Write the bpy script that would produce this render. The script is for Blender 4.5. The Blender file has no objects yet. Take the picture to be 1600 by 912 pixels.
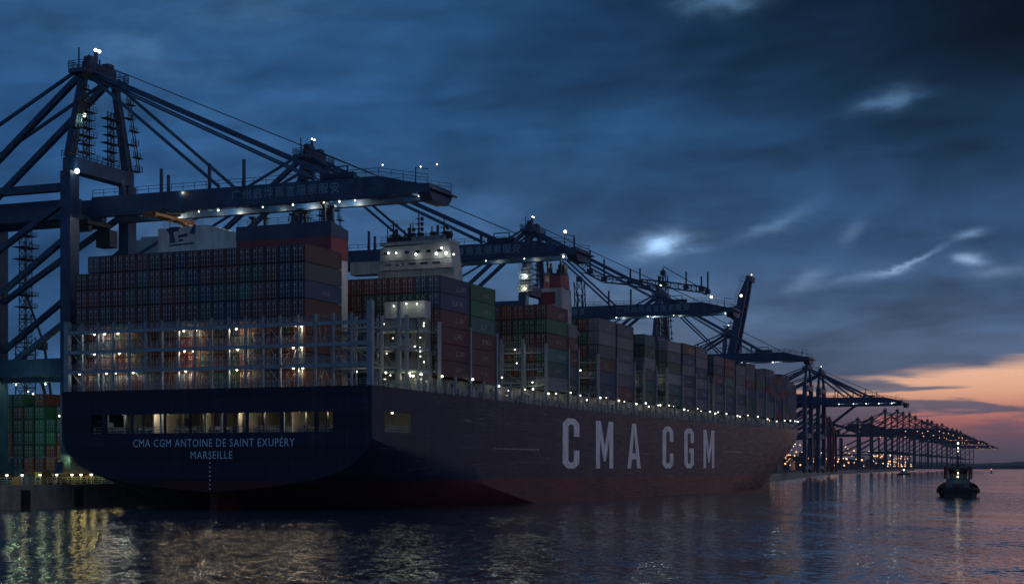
import bpy, bmesh, math, random
from mathutils import Vector, Matrix
random.seed(11)
R = math.radians
sc = bpy.context.scene
COL = sc.collection

# ------------------------------------------------------------------ camera
CU, CV, CH = -217.78, -112.46, 7.0
TH = math.atan(1000.0 / 2450.0)
S_, C_ = math.sin(TH), math.cos(TH)
FPX, HZ = 2450.0, 729.5
cam_d = bpy.data.cameras.new("camera")
cam = bpy.data.objects.new("camera", cam_d); COL.objects.link(cam)
cam.location = (CU, CV, CH)
cam.rotation_euler = (R(90), 0, TH - R(90))
cam_d.sensor_width = 36.0
cam_d.lens = 36.0 * FPX / 1600.0
cam_d.shift_y = (HZ - 456.0) / 1600.0
cam_d.clip_start = 0.5; cam_d.clip_end = 60000
sc.camera = cam

# where things stand in the place, worked out from the survey of the photograph
def ray(px):
    r = (px - 800.0) / FPX
    return C_ + r * S_, S_ - r * C_
def at_v(px, v):
    a, b = ray(px); t = (v - CV) / b
    return CU + a * t, t
def at_u(px, u):
    a, b = ray(px); t = (u - CU) / a
    return CV + b * t, t
def zat(py, Y): return CH + (HZ - py) * Y / FPX
def from_cam(X, Y):                      # metres right of / ahead of the viewpoint -> world
    return CU + X * S_ + Y * C_, CV - X * C_ + Y * S_

# ------------------------------------------------------------------ world / sun / exposure
sc.view_settings.view_transform = 'Standard'
sc.view_settings.look = 'None'
sc.view_settings.exposure = 0.0
sc.view_settings.gamma = 1.0
sc.render.engine = 'CYCLES'
cy = sc.cycles
cy.use_denoising = True
cy.max_bounces = 6; cy.diffuse_bounces = 3; cy.glossy_bounces = 4; cy.transmission_bounces = 3
cy.sample_clamp_indirect = 2.0
cy.caustics_reflective = False; cy.caustics_refractive = False

SUN_AZ = R(26)                           # to the right of the view direction, below the cloud bank
SUN_EL = R(1.0)
world = bpy.data.worlds.new("World"); sc.world = world
world.use_nodes = True
NT = world.node_tree; NT.nodes.clear()

class G:
    """tiny node-graph writer"""
    def __init__(self, nt): self.nt = nt
    def n(self, t, **k):
        nd = self.nt.nodes.new(t)
        for a, b in k.items(): setattr(nd, a, b)
        return nd
    def put(self, sock, v):
        if hasattr(v, 'is_output') or isinstance(v, bpy.types.NodeSocket): self.nt.links.new(v, sock)
        else: sock.default_value = v
    def m(self, op, a, b=0.0, c=None, clamp=False):
        nd = self.n('ShaderNodeMath', operation=op, use_clamp=clamp)
        self.put(nd.inputs[0], a); self.put(nd.inputs[1], b)
        if c is not None: self.put(nd.inputs[2], c)
        return nd.outputs[0]
    def vm(self, op, a, b):
        nd = self.n('ShaderNodeVectorMath', operation=op)
        self.put(nd.inputs[0], a); self.put(nd.inputs[1], b)
        return nd.outputs['Value'] if op == 'DOT_PRODUCT' else nd.outputs[0]
    def xyz(self, x, y, z=0.0):
        nd = self.n('ShaderNodeCombineXYZ')
        for i, v in enumerate((x, y, z)): self.put(nd.inputs[i], v)
        return nd.outputs[0]
    def noise(self, vec, scale, detail=3.0, rough=0.5, dist=0.0):
        nd = self.n('ShaderNodeTexNoise'); self.put(nd.inputs['Vector'], vec)
        nd.inputs['Scale'].default_value = scale; nd.inputs['Detail'].default_value = detail
        nd.inputs['Roughness'].default_value = rough; nd.inputs['Distortion'].default_value = dist
        return nd.outputs['Fac']
    def smooth(self, v, a, b, o0=0.0, o1=1.0):
        nd = self.n('ShaderNodeMapRange', interpolation_type='SMOOTHSTEP')
        self.put(nd.inputs[0], v)
        for i, x in zip((1, 2, 3, 4), (a, b, o0, o1)): self.put(nd.inputs[i], x)
        return nd.outputs[0]
    def ramp(self, v, pts, interp='LINEAR'):
        nd = self.n('ShaderNodeValToRGB'); cr = nd.color_ramp; cr.interpolation = interp
        while len(cr.elements) < len(pts): cr.elements.new(0.5)
        for e, (p, c) in zip(cr.elements, pts): e.position = p; e.color = (*c, 1)
        self.put(nd.inputs[0], v); return nd.outputs[0]
    def mix(self, f, a, b, mode='MIX'):
        nd = self.n('ShaderNodeMix', data_type='RGBA', blend_type=mode)
        self.put(nd.inputs['Factor'], f)
        A = [s for s in nd.inputs if s.name == 'A' and s.type == 'RGBA'][0]
        B = [s for s in nd.inputs if s.name == 'B' and s.type == 'RGBA'][0]
        for s, v in ((A, a), (B, b)):
            self.put(s, (*v, 1) if isinstance(v, tuple) and len(v) == 3 else v)
        return [s for s in nd.outputs if s.type == 'RGBA'][0]

def build_sky():
    g = G(NT)
    d = g.n('ShaderNodeTexCoord').outputs['Generated']
    east = g.vm('DOT_PRODUCT', d, (S_, -C_, 0)); north = g.vm('DOT_PRODUCT', d, (C_, S_, 0))
    up = g.vm('DOT_PRODUCT', d, (0, 0, 1))
    az = g.m('ARCTAN2', east, north)
    el = g.m('ARCSINE', up)
    # wind-drawn warping of the cloud deck
    warp = g.m('SUBTRACT', g.noise(g.xyz(g.m('MULTIPLY', az, 26.0), g.m('MULTIPLY', el, 52.0)), 1.0, 5.0, 0.62), 0.5)
    warp2 = g.m('SUBTRACT', g.noise(g.xyz(g.m('MULTIPLY', az, 26.0), g.m('MULTIPLY', el, 52.0), 7.3), 1.0, 5.0, 0.62), 0.5)
    # base colour of the deck by elevation
    base = g.ramp(g.m('MULTIPLY', g.m('MAXIMUM', el, 0.0), 2.2), [
        (0.00, (0.062, 0.058, 0.088)), (0.045, (0.082, 0.078, 0.112)), (0.11, (0.086, 0.106, 0.165)), (0.19, (0.074, 0.120, 0.205)),
        (0.30, (0.040, 0.096, 0.200)), (0.45, (0.022, 0.074, 0.170)), (0.62, (0.015, 0.058, 0.140)), (1.0, (0.010, 0.040, 0.10))])
    left = g.ramp(g.m('MULTIPLY', g.m('MAXIMUM', el, 0.0), 2.2), [
        (0.00, (0.060, 0.125, 0.245)), (0.2, (0.036, 0.105, 0.235)), (0.45, (0.022, 0.082, 0.205)), (0.62, (0.030, 0.092, 0.205)), (1.0, (0.012, 0.045, 0.11))])
    base = g.mix(g.smooth(az, 0.06, -0.22), base, left)
    # broad dark and light belts
    q = g.xyz(g.m('ADD', g.m('MULTIPLY', az, 5.0), g.m('MULTIPLY', el, -6.0)), g.m('MULTIPLY', el, 26.0), 2.0)
    belts = g.noise(q, 1.0, 4.0, 0.5, 0.3)
    fine = g.noise(g.xyz(g.m('ADD', g.m('MULTIPLY', az, 16.0), g.m('MULTIPLY', el, -14.0)), g.m('MULTIPLY', el, 60.0), 4.0), 1.0, 5.0, 0.55, 0.4)
    lumps = g.noise(g.xyz(g.m('ADD', g.m('MULTIPLY', az, 8.5), g.m('MULTIPLY', el, -5.0)), g.m('MULTIPLY', el, 17.0), 8.6), 1.0, 7.0, 0.58, 0.6)
    k = g.m('ADD', g.smooth(belts, 0.30, 0.70, 0.66, 1.12), g.m('ADD', g.m('MULTIPLY', g.m('SUBTRACT', fine, 0.5), 0.46), g.m('MULTIPLY', g.m('SUBTRACT', lumps, 0.5), 1.55)))
    # the deck thickens towards the upper right
    corner = g.m('MULTIPLY', g.smooth(az, -0.10, 0.36), g.smooth(el, 0.09, 0.29))
    k = g.m('MULTIPLY', k, g.m('SUBTRACT', 1.0, g.m('MULTIPLY', corner, 0.92)))
    sky = g.mix(1.0, base, g.n('ShaderNodeCombineColor').outputs[0], 'MULTIPLY')
    cc = sky.node.inputs; comb = [l.from_node for l in NT.links if l.to_node == sky.node and l.from_node.type == 'COMBINE_COLOR'][0]
    for i in range(3): g.put(comb.inputs[i], k)
    # clear strip of sunset under the deck, to the right, with wisps across it
    wis = g.noise(g.xyz(g.m('MULTIPLY', az, 11.0), g.m('MULTIPLY', el, 95.0), 1.0), 1.0, 4.0, 0.5, 0.2)
    e2 = g.m('ADD', el, g.m('MULTIPLY', g.m('SUBTRACT', wis, 0.5), 0.022))
    sunset = g.ramp(g.m('MULTIPLY', el, 10.0), [
        (0.00, (0.060, 0.055, 0.085)), (0.10, (0.085, 0.068, 0.098)), (0.19, (0.160, 0.085, 0.110)), (0.27, (0.36, 0.125, 0.125)),
        (0.37, (0.56, 0.225, 0.165)), (0.47, (0.74, 0.39, 0.25)), (0.58, (0.80, 0.46, 0.32)), (1.0, (0.60, 0.36, 0.3))])
    rise = g.m('MULTIPLY', g.m('SUBTRACT', az, 0.26), 0.10)                     # the edge of the deck slants up to the right
    edge = g.m('ADD', 0.0585, g.m('MINIMUM', g.m('MAXIMUM', rise, -0.02), 0.03))
    low = g.smooth(g.m('SUBTRACT', e2, edge), 0.006, -0.006)
    side = g.smooth(g.m('ADD', az, g.m('MULTIPLY', warp, 0.10)), 0.13, 0.225)
    fade = g.smooth(az, 0.80, 0.34, 0.05, 1.0)
    streak = g.smooth(g.m('ADD', wis, g.m('MULTIPLY', g.smooth(az, 0.34, 0.16), 0.12)), 0.54, 0.66, 0.0, 0.85)
    streak = g.m('MULTIPLY', streak, g.smooth(el, 0.010, 0.03))
    f = g.m('MULTIPLY', g.m('MULTIPLY', low, side), g.m('MULTIPLY', fade, g.m('SUBTRACT', 1.0, streak)))
    sky = g.mix(f, sky, sunset)
    # brightness added to the unseen sky behind right, to light the ship's side
    pale = g.m('MULTIPLY', g.m('MULTIPLY', g.smooth(az, 0.80, 1.5), g.smooth(az, 2.9, 2.1)), g.smooth(el, 1.3, 0.15))
    sky = g.mix(pale, sky, (0.44, 0.40, 0.50), 'ADD')
    dim = g.m('MULTIPLY', g.smooth(g.m('ABSOLUTE', az), 1.5, 2.4), g.smooth(el, 1.4, 0.1))  # fill added behind the viewpoint, lights the aft-facing faces
    sky = g.mix(dim, sky, (0.07, 0.10, 0.15), 'ADD')
    # rents in the cloud where the brighter upper sky shows
    holes = [(1037, 384, 26, 12, -6, 0.62), (1036, 383, 62, 22, -8, 0.13), (1385, 157, 46, 11, -14, 0.13), (1215, 350, 48, 10, -22, 0.09),
             (1422, 408, 50, 5, -24, 0.19), (1366, 428, 66, 7, -12, 0.09), (1514, 366, 22, 7, -8, 0.24), (1519, 403, 20, 7, 8, 0.30), (1560, 425, 34, 9, 0, 0.10),
             (1130, 4, 50, 16, 0, 0.17), (1262, 436, 26, 14, -30, 0.11), (1332, 362, 20, 11, -40, 0.06), (215, 85, 90, 22, 12, 0.055), (380, 20, 110, 22, -10, 0.04),
             (560, 330, 240, 70, 8, 0.035), (250, 345, 120, 40, 8, 0.06), (950, 500, 190, 60, 0, 0.05), (300, 180, 220, 60, 15, 0.02)]
    acc = None
    for px, py, rx, ry, rot, amp in holes:
        r = (px - 800.0) / FPX
        a0 = math.atan(r); e0 = math.atan((HZ - py) / FPX / math.hypot(1, r))
        dx = g.m('ADD', g.m('SUBTRACT', az, a0), g.m('MULTIPLY', warp, rx / FPX * 2.4))
        dy = g.m('ADD', g.m('SUBTRACT', el, e0), g.m('MULTIPLY', warp2, ry / FPX * 3.2))
        cr, sr = math.cos(R(-rot)), math.sin(R(-rot))
        ex = g.m('ADD', g.m('MULTIPLY', dx, cr * FPX / rx), g.m('MULTIPLY', dy, sr * FPX / rx))
        ey = g.m('ADD', g.m('MULTIPLY', dy, cr * FPX / ry), g.m('MULTIPLY', dx, -sr * FPX / ry))
        rr = g.m('ADD', g.m('MULTIPLY', ex, ex), g.m('MULTIPLY', ey, ey))
        v = g.m('MULTIPLY', g.m('EXPONENT', g.m('MULTIPLY', rr, -1.0)), amp)
        acc = v if acc is None else g.m('ADD', acc, v)
    acc = g.m('MULTIPLY', acc, g.smooth(fine, 0.25, 0.65, 0.55, 1.2))
    gap = g.mix(g.smooth(el, 0.20, 0.08), (0.42, 0.80, 1.25), (0.80, 0.92, 1.15))
    sky = g.mix(acc, sky, gap, 'ADD')
    # the physical sky far above the deck, very dim at this hour
    ni = g.n('ShaderNodeTexSky', sky_type='NISHITA', sun_disc=False)
    ni.sun_elevation = SUN_EL; ni.sun_rotation = R(90) - (TH - SUN_AZ)
    bg = g.n('ShaderNodeBackground'); g.put(bg.inputs[0], g.mix(1.0, sky, g.mix(g.m('MULTIPLY', f, 0.9), (0.92, 1.0, 1.06), (1.12, 1.08, 1.05)), 'MULTIPLY')); bg.inputs[1].default_value = 1.06
    b2 = g.n('ShaderNodeBackground'); g.put(b2.inputs[0], ni.outputs[0]); b2.inputs[1].default_value = 0.0005
    ad = g.n('ShaderNodeAddShader'); NT.links.new(bg.outputs[0], ad.inputs[0]); NT.links.new(b2.outputs[0], ad.inputs[1])
    out = g.n('ShaderNodeOutputWorld'); NT.links.new(ad.outputs[0], out.inputs[0])
build_sky()

sun_d = bpy.data.lights.new("sun", 'SUN'); sun_d.energy = 0.02; sun_d.angle = R(10); sun_d.color = (1.0, 0.62, 0.45)
sun = bpy.data.objects.new("sun", sun_d); COL.objects.link(sun)
_h = TH - SUN_AZ
sun.rotation_euler = Vector((-math.cos(_h) * math.cos(SUN_EL), -math.sin(_h) * math.cos(SUN_EL), -math.sin(SUN_EL))).to_track_quat('-Z', 'Y').to_euler()

# ------------------------------------------------------------------ helpers
class MB:
    def __init__(s): s.v = []; s.f = []; s.mi = []
    def face(s, pts, mi=0):
        i = len(s.v); s.v += [tuple(p) for p in pts]; s.f.append(tuple(range(i, i + len(pts)))); s.mi.append(mi)
    def hexa(s, p, mi=0):                 # 8 corners: bottom 4 ccw, top 4 ccw
        i = len(s.v); s.v += [tuple(q) for q in p]
        for q in ((3, 2, 1, 0), (4, 5, 6, 7), (0, 1, 5, 4), (1, 2, 6, 5), (2, 3, 7, 6), (3, 0, 4, 7)):
            s.f.append(tuple(i + k for k in q)); s.mi.append(mi)
    def box(s, x0, x1, y0, y1, z0, z1, mi=0):
        s.hexa([(x0, y0, z0), (x1, y0, z0), (x1, y1, z0), (x0, y1, z0), (x0, y0, z1), (x1, y0, z1), (x1, y1, z1), (x0, y1, z1)], mi)
    def bar(s, p, q, w, h=None, mi=0, w2=None, h2=None):
        p = Vector(p); q = Vector(q); h = w if h is None else h
        w2 = w if w2 is None else w2; h2 = h if h2 is None else h2
        d = (q - p).normalized(); upv = Vector((0, 0, 1)) if abs(d.z) < 0.95 else Vector((1, 0, 0))
        a = d.cross(upv).normalized(); b = a.cross(d).normalized()
        c = lambda o, w, h: [o - a * w / 2 - b * h / 2, o + a * w / 2 - b * h / 2, o + a * w / 2 + b * h / 2, o - a * w / 2 + b * h / 2]
        s.hexa(c(p, w, h) + c(q, w2, h2), mi)
    def tube(s, p, q, r, n=6, r2=None, mi=0):
        p = Vector(p); q = Vector(q); r2 = r if r2 is None else r2
        d = (q - p).normalized(); upv = Vector((0, 0, 1)) if abs(d.z) < 0.95 else Vector((1, 0, 0))
        a = d.cross(upv).normalized(); b = a.cross(d).normalized(); i = len(s.v)
        for o, rr in ((p, r), (q, r2)):
            for k in range(n):
                t = 2 * math.pi * k / n; s.v.append(tuple(o + (a * math.cos(t) + b * math.sin(t)) * rr))
        for k in range(n):
            s.f.append((i + k, i + (k + 1) % n, i + n + (k + 1) % n, i + n + k)); s.mi.append(mi)
        s.f.append(tuple(i + k for k in reversed(range(n)))); s.mi.append(mi)
        s.f.append(tuple(i + n + k for k in range(n))); s.mi.append(mi)
    def ball(s, c, r, mi=0, n=6, m=4):
        i = len(s.v); c = Vector(c)
        for j in range(1, m):
            t = math.pi * j / m
            for k in range(n):
                u = 2 * math.pi * k / n; s.v.append(tuple(c + Vector((math.sin(t) * math.cos(u), math.sin(t) * math.sin(u), math.cos(t))) * r))
        a = len(s.v); s.v.append(tuple(c + Vector((0, 0, r)))); b = len(s.v); s.v.append(tuple(c - Vector((0, 0, r))))
        for k in range(n):
            k2 = (k + 1) % n
            s.f.append((a, i + k, i + k2)); s.mi.append(mi)
            for j in range(m - 2): s.f.append((i + j * n + k, i + (j + 1) * n + k, i + (j + 1) * n + k2, i + j * n + k2)); s.mi.append(mi)
            s.f.append((b, i + (m - 2) * n + k2, i + (m - 2) * n + k)); s.mi.append(mi)
    def prism(s, poly, y0, y1, mi=0):      # polygon in (x,z) extruded along y
        n = len(poly)
        s.face([(x, y0, z) for x, z in poly], mi); s.face([(x, y1, z) for x, z in reversed(poly)], mi)
        for k in range(n):
            (x0, z0), (x1, z1) = poly[k], poly[(k + 1) % n]
            s.face([(x0, y0, z0), (x0, y1, z0), (x1, y1, z1), (x1, y0, z1)], mi)
    def rail(s, pts, h=1.1, step=2.0, t=0.06, rows=3):   # guard rail along a polyline
        for p, q in zip(pts, pts[1:]):
            p = Vector(p); q = Vector(q); L = (q - p).length; n = max(1, round(L / step))
            for k in range(n + 1):
                o = p.lerp(q, k / n); s.bar(o, o + Vector((0, 0, h)), t)
            for r in range(rows):
                z = Vector((0, 0, h * (r + 1) / rows)); s.bar(p + z, q + z, t)
    def mesh(s, name, mats):
        me = bpy.data.meshes.new(name); me.from_pydata(s.v, [], s.f)
        for m in (mats if isinstance(mats, (list, tuple)) else [mats]): me.materials.append(m)
        me.polygons.foreach_set('material_index', s.mi); me.update(); return me
    def build(s, name, mats, parent=None, fix=True):
        me = s.mesh(name, mats)
        if fix:
            bm = bmesh.new(); bm.from_mesh(me); bmesh.ops.recalc_face_normals(bm, faces=bm.faces); bm.to_mesh(me); bm.free()
        return link(name, me, parent)
def link(name, me, parent=None):
    o = bpy.data.objects.new(name, me); COL.objects.link(o)
    if parent: o.parent = parent
    return o
def tag(o, label=None, cat=None, group=None, kind=None):
    if label: o['label'] = label
    if cat: o['category'] = cat
    if group: o['group'] = group
    if kind: o['kind'] = kind
    return o
def thing(name, label, cat, loc=(0, 0, 0), rz=0.0, group=None):
    o = bpy.data.objects.new(name, None); COL.objects.link(o)
    o.location = loc; o.rotation_euler = (0, 0, rz); o.empty_display_size = 1
    return tag(o, label, cat, group)
def copy_tree(o, parent=None):
    c = o.copy(); COL.objects.link(c)
    if parent: c.parent = parent
    for ch in list(o.children): copy_tree(ch, c)
    return c
def light(loc, watts, color=(1, 0.9, 0.7), parent=None, r=0.25, spot=None, aim=(0, 0, -1)):
    L = bpy.data.lights.new("lamp_light", 'SPOT' if spot else 'POINT'); L.energy = watts; L.color = color; L.shadow_soft_size = r
    if spot: L.spot_size = R(spot); L.spot_blend = 0.6
    o = bpy.data.objects.new("lamp_light", L); COL.objects.link(o); o.location = loc
    if spot: o.rotation_euler = Vector(aim).to_track_quat('-Z', 'Y').to_euler()
    if parent: o.parent = parent
    return o
def text_mesh(name, body, size, font_h=1.0, bold=0.0):
    c = bpy.data.curves.new(name, 'FONT'); c.body = body; c.size = size; c.align_x = 'CENTER'; c.align_y = 'CENTER'; c.resolution_u = 2; c.offset = bold
    c.space_character = font_h
    o = bpy.data.objects.new(name, c); COL.objects.link(o)
    me = bpy.data.meshes.new_from_object(o.evaluated_get(bpy.context.evaluated_depsgraph_get()))
    bpy.data.objects.remove(o); bpy.data.curves.remove(c); me.materials.clear(); return me

# ------------------------------------------------------------------ materials
def mat(name, color, rough=0.5, metal=0.0, wear=0.25, scale=0.6, spec=0.5):
    m = bpy.data.materials.new(name); m.use_nodes = True; g = G(m.node_tree)
    b = m.node_tree.nodes['Principled BSDF']
    b.inputs['Roughness'].default_value = rough; b.inputs['Metallic'].default_value = metal
    b.inputs['Specular IOR Level'].default_value = spec
    co = g.n('ShaderNodeTexCoord').outputs['Object']
    nz = g.noise(co, scale, 4.0, 0.6)
    streak = g.noise(g.vm('MULTIPLY', co, (3.0, 3.0, 0.25)), scale * 1.5, 3.0, 0.6)
    f = g.m('MULTIPLY', g.smooth(g.m('MULTIPLY', g.m('ADD', nz, streak), 0.5), 0.40, 0.62), wear)
    dark = tuple(c * 0.45 for c in color)
    g.put(b.inputs['Base Color'], g.mix(f, color, dark))
    g.put(b.inputs['Roughness'], g.smooth(nz, 0.3, 0.7, max(0.05, rough - 0.1), min(1, rough + 0.12)))
    return m
def emit(name, color, strength):
    m = bpy.data.materials.new(name); m.use_nodes = True; b = m.node_tree.nodes['Principled BSDF']
    b.inputs['Base Color'].default_value = (0.8, 0.8, 0.8, 1); b.inputs['Emission Color'].default_value = (*color, 1)
    b.inputs['Emission Strength'].default_value = strength; return m
M = {}
M['crane'] = mat('crane_blue_paint', (0.009, 0.040, 0.115), 0.45, 0, 0.8, 0.55)
M['far_crane'] = mat('far_crane_paint', (0.02, 0.03, 0.06), 0.6, 0, 0.2, 0.2)
M['red_crane'] = mat('red_crane_paint', (0.12, 0.03, 0.03), 0.6, 0, 0.2, 0.2)
M['dark'] = mat('dark_steel', (0.02, 0.024, 0.03), 0.6)
M['bridge'] = mat('lashing_bridge_paint', (0.21, 0.27, 0.315), 0.5, 0, 0.35, 0.8)
M['white'] = mat('white_ship_paint', (0.55, 0.57, 0.57), 0.5, 0, 0.5, 0.35)
M['bridge_white'] = mat('bridge_house_paint', (0.33, 0.36, 0.38), 0.55, 0, 0.65, 0.5)
M['letter'] = mat('letter_white_paint', (0.74, 0.75, 0.78), 0.5, 0, 0.55, 0.45)
M['rub'] = mat('worn_pale_paint', (0.26, 0.26, 0.29), 0.55, 0, 0.9, 0.8)
M['sign'] = mat('boom_sign_paint', (0.22, 0.34, 0.46), 0.5, 0, 0.5, 0.6)
M['name'] = mat('name_pale_paint', (0.50, 0.66, 0.80), 0.5, 0, 0.1, 0.6)
M['coaming'] = mat('hatch_coaming_paint', (0.16, 0.17, 0.165), 0.6, 0, 0.5, 0.6)
M['cream'] = mat('mooring_deck_paint', (0.42, 0.42, 0.38), 0.6, 0, 0.3, 0.6)
M['deck'] = mat('deck_green_paint', (0.09, 0.08, 0.07), 0.7, 0, 0.4, 0.5)
M['funnel_blue'] = mat('funnel_navy_paint', (0.012, 0.025, 0.075), 0.4, 0, 0.2, 0.3)
M['funnel_red'] = mat('funnel_red_paint', (0.17, 0.014, 0.024), 0.42, 0, 0.2, 0.3)
M['concrete'] = mat('quay_concrete', (0.26, 0.25, 0.23), 0.85, 0, 0.6, 0.5)
M['asphalt'] = mat('quay_asphalt', (0.07, 0.07, 0.068), 0.85, 0, 0.4, 0.15)
M['rubber'] = mat('black_rubber', (0.012, 0.012, 0.013), 0.8)
M['yellow'] = mat('machine_yellow_paint', (0.55, 0.33, 0.015), 0.5, 0, 0.3, 0.8)
M['rope'] = mat('wire_rope', (0.02, 0.022, 0.028), 0.6)
M['zinc'] = mat('galvanised_steel', (0.30, 0.31, 0.32), 0.4, 0.5, 0.2, 2.0)
M['hill'] = mat('far_shore_land', (0.03, 0.04, 0.05), 0.95, 0, 0.4, 0.01)
M['tug_hull'] = mat('tug_hull_black', (0.012, 0.012, 0.014), 0.55)
M['tug_white'] = mat('tug_house_paint', (0.07, 0.14, 0.16), 0.5)
M['tug_red'] = mat('tug_red_paint', (0.12, 0.014, 0.012), 0.5)
M['glass'] = mat('dark_window_glass', (0.01, 0.014, 0.02), 0.08, 0, 0.0)
M['rust'] = mat('brown_primer', (0.22, 0.08, 0.05), 0.7)
M['lamp'] = emit('lamp_glow', (1.0, 0.84, 0.56), 5.0)
M['lamp_cool'] = emit('lamp_cool_glow', (0.95, 1.0, 0.84), 5.0)
M['lamp_orange'] = emit('lamp_sodium_glow', (1.0, 0.46, 0.17), 2.0)
M['lamp_pale'] = emit('lamp_distant_white_glow', (1.0, 0.80, 0.58), 2.6)
M['lamp_red'] = emit('lamp_red_glow', (1.0, 0.10, 0.06), 4.0)
M['window'] = emit('lit_window_glow', (1.0, 0.93, 0.76), 2.2)

def hull_mat():
    m = bpy.data.materials.new('hull_paint'); m.use_nodes = True; g = G(m.node_tree); b = m.node_tree.nodes['Principled BSDF']
    co = g.n('ShaderNodeTexCoord').outputs['Object']
    sep = g.n('ShaderNodeSeparateXYZ'); g.put(sep.inputs[0], co); z = sep.outputs[2]; x = sep.outputs[0]
    nz = g.noise(co, 0.12, 5.0, 0.6); fine = g.noise(g.vm('MULTIPLY', co, (0.25, 0.25, 4.0)), 0.6, 4.0, 0.65)
    vert = g.noise(g.vm('MULTIPLY', co, (1.6, 1.6, 0.05)), 0.7, 4.0, 0.6)
    navy = g.mix(g.smooth(fine, 0.42, 0.66), (0.0035, 0.0070, 0.030), (0.0105, 0.0135, 0.041))
    navy = g.mix(g.m('MULTIPLY', g.smooth(vert, 0.54, 0.72), 0.8), navy, (0.036, 0.029, 0.040))
    # fender scrapes: thin pale horizontal rubs on the ship's side
    scr = g.noise(g.vm('MULTIPLY', co, (0.02, 0.02, 1.7)), 1.0, 2.0, 0.4)
    msk = g.noise(g.vm('MULTIPLY', co, (0.035, 0.5, 0.35)), 1.0, 2.0, 0.5)
    sf = g.m('MULTIPLY', g.smooth(g.m('ABSOLUTE', g.m('SUBTRACT', scr, 0.5)), 0.012, 0.002), g.m('MULTIPLY', g.smooth(msk, 0.46, 0.64), g.smooth(x, 2.0, 6.0, 0.12, 1.0)))
    navy = g.mix(g.m('MULTIPLY', sf, 0.85), navy, (0.15, 0.14, 0.16))
    red = g.mix(g.smooth(nz, 0.35, 0.65), (0.085, 0.009, 0.015), (0.045, 0.008, 0.011))
    base = g.mix(g.m('GREATER_THAN', z, 4.75), red, navy)
    g.put(b.inputs['Base Color'], base)
    g.put(b.inputs['Roughness'], g.smooth(fine, 0.3, 0.7, 0.30, 0.50))
    b.inputs['Specular IOR Level'].default_value = 0.21
    br = g.n('ShaderNodeTexBrick'); g.put(br.inputs['Vector'], g.xyz(x, z, 0.0))
    br.inputs['Scale'].default_value = 1.0; br.inputs['Brick Width'].default_value = 12.0; br.inputs['Row Height'].default_value = 2.6
    br.inputs['Mortar Size'].default_value = 0.03; br.inputs['Mortar Smooth'].default_value = 0.8
    br.inputs['Color1'].default_value = (.72, .72, .72, 1); br.inputs['Color2'].default_value = (1.3, 1.3, 1.3, 1); br.inputs['Mortar'].default_value = (.6, .6, .6, 1)
    g.put(b.inputs['Base Color'], g.mix(0.8, base, br.outputs['Color'], 'MULTIPLY'))
    bp = g.n('ShaderNodeBump'); bp.inputs['Strength'].default_value = 0.5; bp.inputs['Distance'].default_value = 0.05
    wav = g.noise(co, 0.35, 2.0, 0.5)
    g.put(bp.inputs['Height'], g.m('ADD', g.m('MULTIPLY', br.outputs['Fac'], 0.22), g.m('MULTIPLY', wav, 1.7)))
    g.put(b.inputs['Normal'], bp.outputs[0]); return m
M['hull'] = hull_mat()

def container_mat():
    m = bpy.data.materials.new('container_paint'); m.use_nodes = True; g = G(m.node_tree); b = m.node_tree.nodes['Principled BSDF']
    oi = g.n('ShaderNodeObjectInfo'); co = g.n('ShaderNodeTexCoord').outputs['Object']
    nz = g.noise(g.vm('ADD', g.vm('MULTIPLY', co, (1, 1, 0.4)), g.xyz(g.m('MULTIPLY', oi.outputs['Random'], 50.0), 0, 0)), 0.9, 5.0, 0.65)
    rust = g.smooth(nz, 0.56, 0.74, 0.0, 0.6)
    g.put(b.inputs['Base Color'], g.mix(rust, oi.outputs['Color'], (0.055, 0.03, 0.022)))
    b.inputs['Roughness'].default_value = 0.55
    sep = g.n('ShaderNodeSeparateXYZ'); g.put(sep.inputs[0], co)
    w = g.m('ABSOLUTE', g.m('SUBTRACT', g.m('FRACT', g.m('DIVIDE', sep.outputs[0], 0.30)), 0.5))
    bp = g.n('ShaderNodeBump'); bp.inputs['Strength'].default_value = 0.6; bp.inputs['Distance'].default_value = 0.05
    g.put(bp.inputs['Height'], g.smooth(w, 0.12, 0.36)); g.put(b.inputs['Normal'], bp.outputs[0]); return m
M['container'] = container_mat()

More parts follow.
